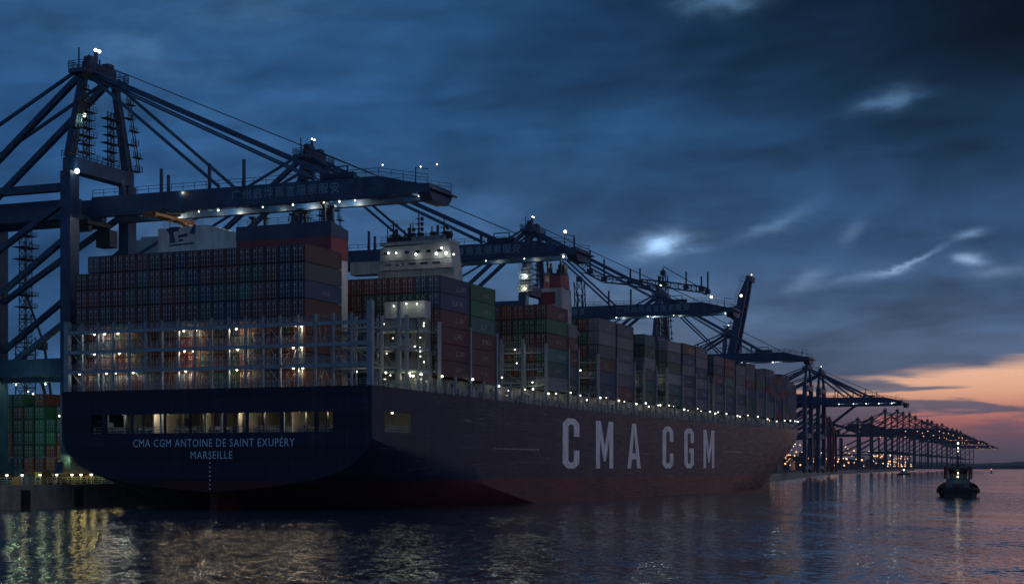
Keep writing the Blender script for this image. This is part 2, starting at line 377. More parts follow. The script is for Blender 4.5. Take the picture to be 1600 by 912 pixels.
def water_mat():
    m = bpy.data.materials.new('harbour_water'); m.use_nodes = True; g = G(m.node_tree); b = m.node_tree.nodes['Principled BSDF']
    co = g.n('ShaderNodeNewGeometry').outputs['Position']
    b.inputs['Base Color'].default_value = (0.022, 0.066, 0.112, 1)
    b.inputs['Roughness'].default_value = 0.10; b.inputs['IOR'].default_value = 1.333
    rot = g.n('ShaderNodeVectorRotate', rotation_type='Z_AXIS'); g.put(rot.inputs['Vector'], co); rot.inputs['Angle'].default_value = -TH - R(14)
    def slopes(sx, sy, amp, off, det=2.0):
        nd = g.n('ShaderNodeTexNoise'); g.put(nd.inputs['Vector'], g.vm('ADD', g.vm('MULTIPLY', rot.outputs[0], (sx, sy, 1.0)), (off, off * 2.3, 0)))
        nd.inputs['Scale'].default_value = 1.0; nd.inputs['Detail'].default_value = det; nd.inputs['Roughness'].default_value = 0.55
        return g.vm('MULTIPLY', g.vm('SUBTRACT', nd.outputs['Color'], (0.5, 0.5, 0.5)), (amp, amp, 0.0))
    patch = g.smooth(g.noise(g.vm('MULTIPLY', rot.outputs[0], (0.010, 0.028, 1.0)), 1.0, 4.0, 0.55), 0.36, 0.64, 0.36, 1.32)
    w = g.vm('ADD', slopes(0.60, 0.85, 0.52, 3.1, 3.0), slopes(2.1, 2.8, 0.52, 9.7))
    pv_ = g.xyz(patch, patch, 1.0)
    w = g.vm('ADD', g.vm('MULTIPLY', w, pv_), slopes(0.05, 0.10, 0.16, 5.5))
    w = g.vm('ADD', w, (0.0, 0.0, 1.0))
    nn = g.n('ShaderNodeVectorMath', operation='NORMALIZE'); g.put(nn.inputs[0], w)
    g.put(b.inputs['Normal'], nn.outputs[0]); return m
M['water'] = water_mat()

# ------------------------------------------------------------------ the setting: water, quays, far shore
Q = 3.8
mb = MB()
mb.face([(-1150, -7500, 0), (9200, -7500, 0), (9200, 5500, 0), (-1150, 5500, 0)])
tag(mb.build('water', M['water']), kind='structure')
QV = 62.0
far = [from_cam(118, 745), from_cam(185, 1020), from_cam(300, 1500), from_cam(470, 2080), from_cam(790, 3130), from_cam(900, 3500)]
front = [(-1100, QV), (470, QV)] + far
mb = MB(); back = [(u - 250, v + 900) for u, v in reversed(front)]
top = [(u, v, Q) for u, v in front + back]
mb.face(top)
for a, b in zip(front, front[1:]):
    mb.face([(a[0], a[1], -3), (b[0], b[1], -3), (b[0], b[1], Q), (a[0], a[1], Q)], 1)
mb.face([(front[-1][0], front[-1][1], -3), (back[0][0], back[0][1], -3), (back[0][0], back[0][1], Q), (front[-1][0], front[-1][1], Q)], 1)
tag(mb.build('quay', [M['asphalt'], M['concrete']]), kind='structure')
mb = MB(); mb.box(-400, 470, QV - 0.05, QV + 1.0, Q, Q + 0.25)
tag(mb.build('quay_kerb', M['concrete']), kind='structure')
# low land on the far side of the estuary
mb = MB(); prof = []
for k in range(90):
    px = 1380 + k * 7; Y = 6200 - k * 12; X = (px - 800) / FPX * Y
    hgt = 23 + 2.5 * math.sin(k * 0.23) + 1.2 * math.sin(k * 1.1) + random.uniform(-1, 1)
    prof.append((from_cam(X, Y), from_cam(X * 1.18, Y * 1.18), hgt))
for (a, a2, h1), (b, b2, h2) in zip(prof, prof[1:]):
    mb.face([(a[0], a[1], -1), (b[0], b[1], -1), (b[0], b[1], h2 * .6), (a[0], a[1], h1 * .6)])
    mb.face([(a[0], a[1], h1 * .6), (b[0], b[1], h2 * .6), (b2[0], b2[1], h2 * 1.25), (a2[0], a2[1], h1 * 1.25)])
tag(mb.build('far_shore', M['hill'], fix=False), kind='structure')
# fenders along the berth
fm = MB(); fm.box(-0.9, 0.9, -0.5, 0, -1.8, 1.3); fm.box(-0.35, 0.35, -0.02, 0.4, -0.6, 0.3)
fme = fm.mesh('fender', M['rubber'])
for i in range(8):
    o = link('quay_fender', fme); o.location = (-90 + i * 14, QV - 0.06, 1.9)
    tag(o, "black rubber fender hanging on the quay wall beside the stern", "fender", "fenders on the quay wall")

# ------------------------------------------------------------------ the ship
DECK = 19.8
ship = thing('container_ship', "huge dark navy container ship moored at the quay, seen from its stern", "ship")
def zdeck(u):
    return DECK - 0.75 * math.sin(math.pi * min(max(u, 0), 300) / 300) + (2.4 * ((u - 300) / 100) ** 1.5 if u > 300 else 0)
UE = 404.0
def half(u, z):                            # half breadth of the hull at a station and height
    k = min(max((z - 0) / 20.0, 0), 1.15)
    us = 205 + 78 * min(k * 1.35, 1.0); ue = 386 + 20 * k
    p = 1.75 + 0.65 * k
    if u <= us: return 29.5
    if u >= ue: return 0.02
    return max(0.02, 29.5 * (1 - ((u - us) / (ue - us)) ** p))
def zk(u): return 12.0 * max(0.0, 1 - u / 74.0) ** 1.12 - 0.5
def zc(u): return max(2.9 - 0.30 * u, -6.0) if u < 30 else -6.0
SEC = [(0.034, .22), (0.115, .47), (0.22, .65), (0.424, .80), (0.63, .895), (1.0, 1.0)]
ST = [0, 4.3, 13.9, 20, 26, 33, 40, 47, 54, 61, 68, 75, 90, 110, 130, 150, 170, 190, 206] + [206 + 8 * k for k in range(1, 23)] + [386, 390, 394, 398, 401, UE]
ZH0, ZH1 = 12.6, 15.75
def section(u):
    zs = [zdeck(u), ZH1, ZH0, 0.66 * min(ZH0, 12.5) + 0.34 * zk(u), 0.33 * ZH0 + 0.67 * zk(u), zk(u)]
    pts = [(half(u, z), z) for z in zs]
    for gx, gz in SEC: pts.append((half(u, zk(u)) * (1 - gx), zk(u) + (min(zc(u), zk(u) - 1) - zk(u)) * gz))
    return pts
mb = MB(); secs = [section(u) for u in ST]; NP = len(secs[0])
for side in (-1, 1):
    for i in range(len(ST) - 1):
        for j in range(NP - 1):
            if side == -1 and i == 1 and j == 1: continue          # opening of the mooring deck on the ship's side
            P = lambda k, jj: (ST[k], 29.5 + side * secs[k][jj][0], secs[k][jj][1])
            mb.face([P(i, j), P(i + 1, j), P(i + 1, j + 1), P(i, j + 1)])
# transom with its row of openings
WIN = [(143, 159), (168, 204), (209, 256), (260, 295), (300, 349), (354, 384), (389, 438), (443, 491), (498, 520)]
wv = [(at_u(b, 0)[0], at_u(a, 0)[0]) for a, b in WIN]; wv.sort()
edges = [0.0] + [e for w in wv for e in w] + [59.0]
for k in range(len(edges) - 1):
    a, b = edges[k], edges[k + 1]
    mb.face([(0, a, ZH1), (0, b, ZH1), (0, b, DECK), (0, a, DECK)])
    if k % 2 == 0: mb.face([(0, a, ZH0), (0, b, ZH0), (0, b, ZH1), (0, a, ZH1)])
low = [(0, e, ZH0) for e in edges]
curve = secs[0][3:]
low += [(0, 29.5 + h, z) for h, z in curve] + [(0, 29.5 - h, z) for h, z in reversed(curve[:-1])]
mb.face(low)
hull = mb.build('hull', M['hull'], ship)
bm = bmesh.new(); bm.from_mesh(hull.data); bmesh.ops.remove_doubles(bm, verts=bm.verts, dist=0.003); bmesh.ops.recalc_face_normals(bm, faces=bm.faces); bm.to_mesh(hull.data); bm.free()
for p in hull.data.polygons: p.use_smooth = True
hull.data.set_sharp_from_angle(angle=R(24))
# centre-line skeg and rudder
mb = MB(); mb.prism([(0.9, -6), (0.9, 3.0), (26, -1), (26, -6)], 28.9, 30.1); mb.build('rudder', M['hull'], ship)
# deck plate and gallery coaming
mb = MB(); us = [0.05] + [6 + 8 * k for k in range(50)] + [402]
pl = [(u, 29.5 - half(u, 20) + 0.04, zdeck(u) - 0.05) for u in us]; pr = [(u, 29.5 + half(u, 20) - 0.04, zdeck(u) - 0.05) for u in us]
for k in range(len(us) - 1): mb.face([pl[k], pl[k + 1], pr[k + 1], pr[k]])
mb.build('deck', M['deck'], ship)
HB = 22.5                                   # level the deck stacks stand on
mb = MB()
cu_ = [27 + 8 * k for k in range(44)]
for a, b in zip(cu_, cu_[1:]):
    va, vb = 29.5 - half(a, 20) + 2.3, 29.5 - half(b, 20) + 2.3
    wa, wb = 59 - va, 59 - vb
    mb.hexa([(a, va, zdeck(a)), (b, vb, zdeck(b)), (b, wb, zdeck(b)), (a, wa, zdeck(a)), (a, va, HB - .1), (b, vb, HB - .1), (b, wb, HB - .1), (a, wa, HB - .1)])
mb.build('hatch_coaming', M['coaming'], ship)

# big letters on the side
LET = {
 'C': [[(1, .64), (1, .9), (.72, 1), (.28, 1), (0, .9), (0, .1), (.28, 0), (.72, 0), (1, .1), (1, .36), (.66, .36), (.66, .16), (.58, .12), (.42, .12), (.34, .16), (.34, .84), (.42, .88), (.58, .88), (.66, .84), (.66, .64)]],
 'G': [[(1, .64), (1, .9), (.72, 1), (.28, 1), (0, .9), (0, .1), (.28, 0), (.72, 0), (1, .1), (1, .5), (.52, .5), (.52, .39), (.66, .39), (.66, .16), (.58, .12), (.42, .12), (.34, .16), (.34, .84), (.42, .88), (.58, .88), (.66, .84), (.66, .64)]],
 'M': [[(0, 0), (0, 1), (.27, 1), (.5, .47), (.73, 1), (1, 1), (1, 0), (.77, 0), (.77, .62), (.56, .15), (.44, .15), (.23, .62), (.23, 0)]],
 'A': [[(0, 0), (.27, 0), (.32, .2), (.37, .34), (.5, .80), (.5, 1), (.35, 1)], [(1, 0), (.65, 1), (.5, 1), (.5, .80), (.63, .34), (.68, .2), (.73, 0)], [(.32, .2), (.68, .2), (.63, .34), (.37, .34)]]}
for ch, (a, b) in zip("CMACGM", [(879, 905), (931, 958), (980, 1001), (1035, 1052), (1069, 1084), (1099, 1116)]):
    u0, u1 = at_v(a, 0)[0], at_v(b, 0)[0]; mb = MB()
    for poly in LET[ch]: mb.face([(u0 + (u1 - u0) * x, -0.03, 6.75 + 10.45 * y) for x, y in poly])
    mb.build('letter', M['letter'], hull, fix=False)
def place_text(name, body, size, loc, rot, mt, parent, sx=1.0, sp=1.0, bold=0.0):
    me = text_mesh(name, body, size, sp, bold); me.materials.append(mt)
    o = link(name, me, parent); o.location = loc; o.rotation_euler = rot; o.scale = (sx, 1, 1); return o
RT = (R(90), 0, R(-90))                     # facing aft
vn = at_u(331, 0)[0]; Ys = at_u(331, 0)[1]
t = place_text('lettering', "CMA CGM ANTOINE DE SAINT EXUPÉRY", 1.85, (-0.03, vn, zat(692, Ys)), RT, M['name'], hull, 1, 1.12, 0.0)
t.scale.x = (at_u(205, 0)[0] - at_u(457, 0)[0]) / t.dimensions.x * t.scale.x
t = place_text('lettering', "MARSEILLE", 1.75, (-0.03, at_u(330, 0)[0], zat(711, Ys)), RT, M['name'], hull, 1, 1.12, 0.0)
t.scale.x = (at_u(297, 0)[0] - at_u(362, 0)[0]) / t.dimensions.x * t.scale.x
mb = MB()                                   # draught marks
vd = at_u(328, 0)[0]
for k in range(9): mb.box(-0.03, 0.02, vd - 0.14, vd + 0.14, 3.4 + k * 0.7, 3.62 + k * 0.7)
mb.build('draught_mark', M['name'], hull)

# mooring deck behind the openings
mb = MB()
mb.box(0.1, 17, 0.4, 58.6, 11.9, 12.3); mb.box(0.1, 17, 0.4, 58.6, 16.4, 16.6); mb.box(16.7, 17, 0.4, 58.6, 12.3, 16.4)
for k, v in enumerate((8, 17.5, 26, 34, 42.5, 50.5)): mb.box(3 + (k % 2) * 3, 16.7, v, v + 0.25, 12.3, 16.4)
mb.build('mooring_deck', M['cream'], ship)
mb = MB()
mb.rail([(0.35, 5, 12.3), (0.35, 54, 12.3)], 1.35, 1.5, 0.07); mb.rail([(4.4, 0.35, 12.3), (13.8, 0.35, 12.3)], 1.35, 1.5, 0.08)
mb.build('railing', M['bridge'], ship)
for k in range(13):
    mb = MB(); v = 5.2 + k * 3.9 + (k * 7 % 3) * .4; mb.box(2.0 + k % 3, 2.35 + k % 3, v, v + .35, 12.3, 16.4); mb.build('pillar', M['dark'] if k % 3 else M['bridge'], ship)
wm = MB(); wm.tube((0, -1.6, 0.9), (0, 1.6, 0.9), 0.62, 10); wm.box(-0.8, 0.8, -1.9, -1.6, 0, 1.6); wm.box(-0.8, 0.8, 1.6, 1.9, 0, 1.6); wm.box(-0.7, 0.7, 1.9, 2.7, 0, 1.2); wm.tube((-1.6, -2.6, 0), (-1.6, -2.6, 1.1), 0.3, 8)
wme = wm.mesh('mooring_winch', M['dark'])
for v in (9, 14, 22, 30, 38, 46, 52):
    o = link('mooring_winch', wme, ship); o.location = (5 + (v % 3), v, 12.3)
lm = MB(); lm.ball((0, 0, 0), 0.24); lmp_me = lm.mesh('lamp', M['lamp']); lm = MB(); lm.ball((0, 0, 0), 0.24); lmpc_me = lm.mesh('lamp', M['lamp_cool'])
def bulb(loc, parent, cool=False, s=1.0, watts=0, color=None, off=(0, 0, -0.3)):
    o = link('lamp', lmpc_me if cool else lmp_me, parent); o.location = loc; o.scale = (s, s, s)
    if watts: light(tuple(a + b for a, b in zip(loc, off)), watts, color or ((0.92, 1, 0.84) if cool else (1, 0.82, 0.55)), parent)
    return o
for px, py, w in ((192, 651, 110), (247, 650, 70), (263, 652, 90), (325, 653, 150), (380, 652, 80), (415, 650, 110), (468, 645, 130), (512, 652, 60)):
    v, Y = at_u(px, 2.6); bulb((2.6, v, 16.05), ship, px in (192, 468), 0.9, w * 1.25, (1, 0.80, 0.52) if px not in (192,) else (0.95, 1, 0.85), (0.6, 0, -0.5))
bulb((11.5, 2.2, 15.9), ship, False, 0.9, 22, (1, 0.9, 0.6), (0, 1, -0.5))
for k, (u_, v_, w_, h_) in enumerate([(9, 7, 2, 1.8), (7, 12, 1.2, 2.6), (11, 20, 3, 1.5), (8, 24.5, .7, 3.2), (12, 28, 2.4, 2.2), (6.5, 33, .6, 4), (10, 37, 2.6, 1.7), (9, 40.5, 1.5, 3), (7, 45, 2.2, 1.6), (12, 49, 3, 2.5), (6, 54, 1.5, 2.4), (9, 3, 1.4, 2.0), (6, 2.4, .5, 3.4)]):
    mb = MB(); mb.box(u_, u_ + w_, v_, v_ + w_ * .8, 12.3, 12.3 + h_); mb.tube((u_ + w_ / 2, v_ + w_ * .4, 12.3 + h_), (u_ + w_ / 2, v_ + w_ * .4, 16.3), .12, 6); mb.build('locker', M['dark'] if k % 2 else M['bridge'], ship)
bulb((2.6, 50.5, 16.05), ship, True, .8, 70, (1, .95, .8), (.6, 0, -.5)); bulb((2.6, 54, 16.05), ship, True, .7, 25, (.9, .95, 1), (.6, 0, -.5))
for a_, b_, z0_, z1_ in ((771, 842, 10.3, 10.62), (1131, 1158, 11.3, 11.6)):      # pale rubbing marks
    mb.face([(at_v(a_, 0)[0], -.028, z0_ + .1), (at_v(b_, 0)[0], -.028, z0_), (at_v(b_, 0)[0], -.028, z1_), (at_v(a_, 0)[0], -.028, z0_ + .22)])
mb.build('rubbing_mark', M['rub'], hull, fix=False)

# --- stern lashing bridge
LEV = [19.8, 23.25, 26.55, 29.9]
mb = MB(); n = 19; pv = [0.6 + k * (57.8 / (n - 1)) for k in range(n)]
for k, v in enumerate(pv):
    big = k in (0, n - 1)
    mb.box(0.25, 0.25 + (0.9 if big else 0.4), v - (0.45 if big else 0.16), v + (0.45 if big else 0.16), 19.8, 33.0 if k == 0 else (31.6 if big else 31.3))
    if not big and k % 3 == 1: mb.box(1.8, 2.0, v - 0.09, v + 0.09, 19.8, 29.9)
for z in LEV[1:]:
    for a, b in zip(pv, pv[1:]):
        mb.box(0.12, 0.62, a + 0.165, b - 0.165, z - 0.46, z + 0.12); mb.box(0.63, 2.1, a + 0.1, b - 0.1, z - 0.1, z - 0.02)
for i, (a, b) in enumerate(zip(pv, pv[1:])):       # raking braces and lashing rods
    if i % 4 == 1:
        for z in LEV[:3]: mb.bar((1.85, a + .2, z), (1.85, b - .2, z + 3.1), 0.14)
stern_bridge = mb.build('stern_lashing_bridge', M['bridge'], ship)
mb = MB()
for z in LEV: mb.rail([(0.35, 1.2, z + 0.02), (0.35, 57.8, z + 0.02)], 1.1, 1.05, 0.055)
mb.build('railing', M['bridge'], stern_bridge)
rods = []
for k in range(7):
    mb = MB(); mb.bar((2.1, 0, .2), (2.35, -1.2 + .4 * k, 2.2 + .8 * (k * 3 % 7) / 7), .06); rods.append(mb.mesh('lashing_rod', M['zinc']))
for _ in range(64):
    o = link('lashing_rod', random.choice(rods), stern_bridge); o.location = (0, pv[random.randrange(1, 18)] + random.uniform(-1.3, 1.3), random.choice(LEV[:3]))
for px, py, w, cool in ((147, 514, 60, 1), (163, 516, 45, 1), (184, 517, 60, 0), (287, 516, 110, 0), (306, 508, 40, 0), (369, 507, 120, 0), (464, 503, 90, 0), (471, 503, 70, 0),
                        (147, 549, 60, 1), (186, 548, 80, 0), (288, 543, 100, 0), (302, 546, 40, 0), (371, 541, 110, 0), (458, 537, 80, 0), (471, 538, 50, 0),
                        (166, 582, 40, 1), (180, 582, 50, 1), (290, 575, 80, 0), (278, 577, 50, 1), (370, 574, 110, 0), (458, 571, 80, 0), (473, 570, 80, 0), (208, 582, 40, 1), (124, 590, 30, 1)):
    v, Y = at_u(px, 1.3); z = zat(py, Y); L = min(LEV[1:], key=lambda q: abs(q - 0.4 - z))
    bulb((1.35, v, L - 0.42), stern_bridge, bool(cool), 0.75, w * 1.25, (0.95, 1, 0.84) if cool else (1, 0.74, 0.42), (0.0, 0, -0.35))

# --- engine casing and first funnel, rising behind the stern stack
casing = thing('unused', None, None); bpy.data.objects.remove(casing)
v0 = at_u(517, 16)[0]; v1 = at_u(370, 16)[0]; v2 = at_u(245, 16)[0]
mb = MB(); zt = 48.6
mb.box(16, 22, v0, v1, 20, zt - 6.2); fc = mb.build('funnel_casing', M['white'], ship)
mb = MB(); mb.box(15.95, 22.05, v0 - .05, v1 + .05, zt - 6.2, zt - 2.5); mb.build('funnel_band', M['funnel_red'], fc)
mb = MB(); mb.prism([(15.9, zt - 2.5), (22.1, zt - 2.5), (22.1, zt - .9), (15.9, zt)], v0 - .1, v1 + .1); mb.rail([(16, v0 + .2, zt), (16, v1 - .2, zt)], 1.1, 2, .06); mb.build('funnel_cap', M['funnel_blue'], fc)
mb = MB()
for v, h in ((v0 + .8, 2.6), (v0 + 2.4, 3.2), (v0 + 6, 1.8), (v0 + 7, 2.4), (v0 + 8.5, 1.7), (v1 - 2, 1.6), (v1 - 4.5, 1.4)):
    mb.tube((18, v, zt - 1.2), (18, v, zt + h), 0.34, 8); mb.box(17.5, 18.5, v - .55, v + .55, zt + h, zt + h + .35)
mb.build('exhaust_pipe', M['dark'], fc)
mb = MB(); s1 = 49.2
mb.hexa([(16.4, v1 + .2, 20), (23, v1 + .2, 20), (23, v2, 20), (16.4, v2, 20), (16.4, v1 + .2, s1 - 1.2), (23, v1 + .2, s1 - 1.2), (23, v1 + 7, 20.5), (16.4, v1 + 7, s1 + .25)][:0] or
        [(16.4, v1 + 6.5, 20), (23, v1 + 6.5, 20), (23, v2, 20), (16.4, v2, 20), (16.4, v1 + 6.5, s1 + .3), (23, v1 + 6.5, s1 + .3), (23, v2, s1 + .3), (16.4, v2, s1 + .1)])
mb.hexa([(16.4, v1 + .2, 20), (23, v1 + .2, 20), (23, v1 + 6.5, 20), (16.4, v1 + 6.5, 20), (16.4, v1 + .2, s1 - 1.5), (23, v1 + .2, s1 - 1.5), (23, v1 + 6.5, s1 + .3), (16.4, v1 + 6.5, s1 + .3)])
house = mb.build('casing_house', M['white'], ship)
mb = MB(); Yc = at_u(282, 16.4)[1]                # dark emblem painted on the casing
for poly in ([(-4.2, 1.6), (-3.0, 2.2), (-.6, 2.1), (-.8, 1.2), (-2.2, 1.0), (-1.6, -1.4), (-3.2, -1.4), (-3.3, .6)], [(-.9, .3), (1.7, .6), (1.5, -.1), (-1, -.4)], [(2.0, .5), (3.2, 2.4), (3.9, 2.3), (3.4, .2)], [(-3.4, -1.8), (3.3, -1.5), (3.3, -1.9), (-3.4, -2.1)], [(-.9, -1.2), (0.5, -1.1), (.4, -.6), (-.9, -.7)]):
    vc = at_u(284, 16.4)[0]; zz = zat(369, Yc)
    mb.face([(16.36, vc - x * .78, zz + y * .8) for x, y in poly])
mb.build('emblem', M['funnel_blue'], house, fix=False)
mb = MB()
mb.rail([(16.5, v2 - 1, s1 + .2), (16.5, v1 + 7, s1 + .3)], 1.0, 2.2, .05)
mb.tube((17, v2 - 2, s1), (17, v2 - 2, s1 + 3.5), .07); mb.tube((17, v2 - 6, s1), (17, v2 - 6, s1 + 2.6), .07); mb.build('railing', M['bridge'], house)

# --- lit deckhouse at the after end of the second stack
va, vb = at_u(667, 24)[0], at_u(604, 24)[0]; Yh = at_u(640, 24)[1]
mb = MB(); zh = zat(471, Yh)
mb.box(23.2, 25.6, va, vb, zh - 2.9, zh)
top_ = mb; mb = MB(); mb.box(23.3, 25.6, va, vb, 20, zh - 2.92)
mb.box(23.6, 25.5, vb + .02, vb + 2.6, 20, 29.6); mb.box(23.9, 25.5, 1.6, va - .02, 20, 26.6)
dh = mb.build('deckhouse', M['coaming'], ship); top_.build('deckhouse_top', M['bridge_white'], dh)
mb = MB()
pm_ = MB()
for v_ in (va + 1.0, va + 1.35, vb - 1.2, vb - 2.6): pm_.tube((23.0, v_, 20), (23.0, v_, zh - 3.2), .09, 6)
for z_ in (22, 25.2, 28.4): pm_.box(23.05, 23.18, vb - 2.2, vb - 1.3, z_, z_ + 2.0); pm_.box(23.05, 23.18, va + 2.6, va + 4.2, z_ + .5, z_ + 1.6)
pm_.box(23.02, 23.18, va, vb, zh - 3.15, zh - 2.9); pm_.box(23.02, 23.18, (va + vb) / 2 + .9, (va + vb) / 2 + 1.05, zh - 2.9, zh)
pm_.build('door', M['dark'], dh)
for z in (23.4, 27.0, 30.2):
    mb.box(18.5, 23.1, 0.9, vb + 8, z - .4, z); mb.rail([(18.6, 1, z), (18.6, vb + 8, z)], 1.1, 1.3, .06)
for v in (0.9, 5.0, va + 2.5, vb - 1, vb + 3, vb + 7):
    mb.box(18.5, 18.75, v - .13, v + .13, 20, 32.2)
mb.box(18.2, 18.7, va + 2.2, va + 2.8, 20, 34.5)
mb.bar((18.8, 1.2, 27.2), (18.8, 4.8, 30), .25); mb.bar((18.8, 5.2, 23.6), (18.8, 8, 26.8), .22)
mb.build('platform', M['bridge'], dh)
for px, py in ((598, 518), (604, 552), (676, 556), (684, 548), (596, 580), (675, 584), (658, 527), (614, 528)):
    v, Y = at_u(px, 20.0); bulb((20.0, max(v, 1.2), zat(py, Y)), dh, False, .45, 20, (1, .88, .58), (.4, .2, -.3))
for dv, z, w in ((1.2, zh - .6, 130), (3.2, zh - .5, 130), (5.6, zh - .8, 70)): bulb((22.6, va + dv, z), dh, True, .5, w * .17, (1, 1, .70), (-.4, 0, -.2))
for px, py, w in ((600, 506, 60), (662, 509, 60), (676, 504, 60), (630, 541, 80), (648, 541, 80), (656, 543, 60), (672, 565, 80), (631, 580, 90), (637, 582, 60), (683, 587, 100), (664, 587, 60), (610, 586, 50)):
    v, Y = at_u(px, 21.0); bulb((21.0, max(v, 1.0), zat(py, Y)), dh, True, .5, w * .24, (1, .93, .62), (.5, 0, -.3))

for u_, v_, z_, w_ in ((8, 1.6, 22.2, 50), (17, 1.6, 22.2, 60), (21, 3, 22.4, 60), (10, 8, 22.6, 60)): bulb((u_, v_, z_), dh, True, .7, w_, (1, .95, .6), (0, .2, -.3))
# --- navigating bridge
b0, b1 = at_u(714, 55)[0], at_u(588, 55)[0]; Yb = at_u(650, 55)[1]; zb_ = zat(380, Yb); zl = zat(430, Yb)
mb = MB()
mb.box(55, 59, b0 + .6, b1 - .4, 20, zl)
mb.hexa([(55, b0 + .6, zl), (59, b0 + .6, zl), (59, b1 - .4, zl), (55, b1 - .4, zl), (54.4, b0 + 1.4, zb_ - .2), (59, b0 + 1.4, zb_ - .2), (59, b1 - 1.3, zb_ - .6), (54.4, b1 - 1.3, zb_ - .6)])
mb.box(54.1, 59.2, b0 + 1.2, b1 - 1.2, zb_ - .25, zb_ + .35)
mb.box(54.5, 58, b0 + 1.0, b1 - 1.0, zat(405, Yb) - .1, zat(405, Yb) + .15); mb.box(54.5, 58, b0 + .8, b1 - .7, zat(420, Yb) - .1, zat(420, Yb) + .12)
mb.box(56, 58.6, b0 + 3, b1 - 7, zb_ + .35, zb_ + 1.5)
br_ = mb.build('bridge_house', M['bridge_white'], ship)
mb = MB(); mb.rail([(54.4, b0 + 1.4, zb_ + .35), (54.4, b1 - 1.4, zb_ + .35)], 1.1, 1.6, .07)
for v, h in ((b0 + 3.6, 4.8), (b0 + 6.2, 3.4), (b0 + 9, 6.2), (b0 + 10.8, 4.2), (b0 + 14.5, 5)):
    mb.tube((57, v, zb_), (57, v, zb_ + h), .28, 6, .12); mb.tube((56.2, v + .9, zb_), (56.2, v + .9, zb_ + h * .7), .1, 5)
    for q in range(2, int(h)): mb.box(56.8, 57.2, v - 1.1 + .1 * q, v + 1.1 - .1 * q, zb_ + q, zb_ + q + .12); mb.box(56.7, 57.3, v - .9, v - .5, zb_ + q - .4, zb_ + q + .3)
    mb.box(56.6, 57.4, v - 1.0, v + .2, zb_ + .4, zb_ + 2.3)
for k in range(9): mb.tube((56, b1 - 2 - k * .55, zb_), (56, b1 - 2 - k * .55, zb_ + 1.2 + (k * 37 % 10) * .14), .09, 5)
mb.box(55.5, 56.5, b1 - 6.5, b1 - 2, zb_ + .3, zb_ + 1.5); mb.tube((57, b0 + 2, zb_), (57, b0 + 2, zb_ + 2.4), .14); mb.ball((57, b0 + 2.4, zb_ + 1.6), .7, 0, 8, 6)
mb.build('antenna_mast', M['dark'], br_)
mb = MB()
for k in range(6): mb.box(54.5, 54.58, b0 + 3 + k * 2.3, b0 + 3.9 + k * 2.3, zat(392, Yb) - .5, zat(392, Yb) + .05)
for k in range(5): mb.box(54.72, 54.8, b0 + 3.4 + k * 2.6, b0 + 5 + k * 2.6, zat(411, Yb) - .3, zat(411, Yb) + .1)
mb.build('window', M['glass'], br_)
for px, py, w in ((620, 398, 60), (651, 400, 110), (683, 399, 150), (698, 398, 170), (691, 390, 60), (608, 398, 40), (710, 400, 40)):
    v, Y = at_u(px, 54.2); bulb((53.9, v, zat(py, Y) + .3), br_, True, 0.6 + w / 260.0, w * .17, (1, .96, .82), (-.25, 0, -.5))
# small glimpse of its wing to port
mb = MB(); mb.box(55.5, 58.5, b1 - .4, b1 + 6, zat(424, Yb), zat(404, Yb)); mb.build('bridge_wing', M['bridge_white'], br_)

for u_, v_, z_ in ((60, 3, 24.2), (70, 4, 27.6), (74, 6, 30.6), (66, 9, 24.4), (75, 2.6, 24.0), (72, 10, 27.4), (58, 8, 28.5), (99, 2.5, 24.6), (106, 3.5, 28.2), (137, 2.5, 24.4), (141, 3, 28.4), (155, 2.6, 24.4), (160, 3, 29.0), (158, 3, 31.4), (203, 2.6, 25), (205, 2.8, 29)):
    bulb((u_, v_, z_), ship, (u_ % 3) == 0, .6 if u_ < 90 else .8, 34 if u_ < 90 else 26, (1, .93, .60), (.3, .3, -.3))
# --- second funnel amidships
f0, f1 = at_u(878, 97)[0], at_u(846, 97)[0]; Yf = at_u(860, 97)[1]
mb = MB(); mb.box(97, 103, f0, f1, 20, zat(450, Yf)); fu = mb.build('funnel', M['bridge_white'], ship)
mb = MB(); mb.tube((100, (f0 + f1) / 2, zat(450, Yf)), (100, (f0 + f1) / 2, zat(430, Yf)), 2.9, 14, 2.7); mb.box(96.9, 103.1, f1 - 3.2, f1 + .1, zat(475, Yf), zat(456, Yf)); mb.build('funnel_band', M['funnel_red'], fu)
mb = MB(); mb.tube((100, (f0 + f1) / 2, zat(430, Yf)), (100, (f0 + f1) / 2, zat(426, Yf)), 2.6, 14)
for k in range(6): mb.tube((98.6 + k % 3, f0 + .8 + k * .75, zat(432, Yf)), (98.6 + k % 3, f0 + .8 + k * .75, zat(404 + (k * 7) % 16, Yf)), .3, 6)
mb.box(99, 101, f0 + .2, f0 + 1.6, zat(425, Yf), zat(412, Yf)); mb.build('exhaust_pipe', M['dark'], fu)
mv, Ym = at_u(824, 97)
mb = MB(); mb.tube((97, mv, 20), (97, mv, zat(412, Ym)), .5, 8, .25)
for y in (420, 430, 437, 447, 456): mb.box(96, 98, mv - 1.6, mv + 1.6, zat(y, Ym), zat(y, Ym) + .18); mb.rail([(96, mv - 1.6, zat(y, Ym)), (96, mv + 1.6, zat(y, Ym))], .9, .8, .07)
mast = mb.build('signal_mast', M['bridge'], ship)
bulb((96.2, mv, zat(432, Ym)), mast, True, 1.3, 160, (1, .97, .85), (-.6, .4, 0)); bulb((96.2, mv + .2, zat(451, Ym)), mast, False, 1.2, 130, (1, .85, .55), (-.6, .4, 0))

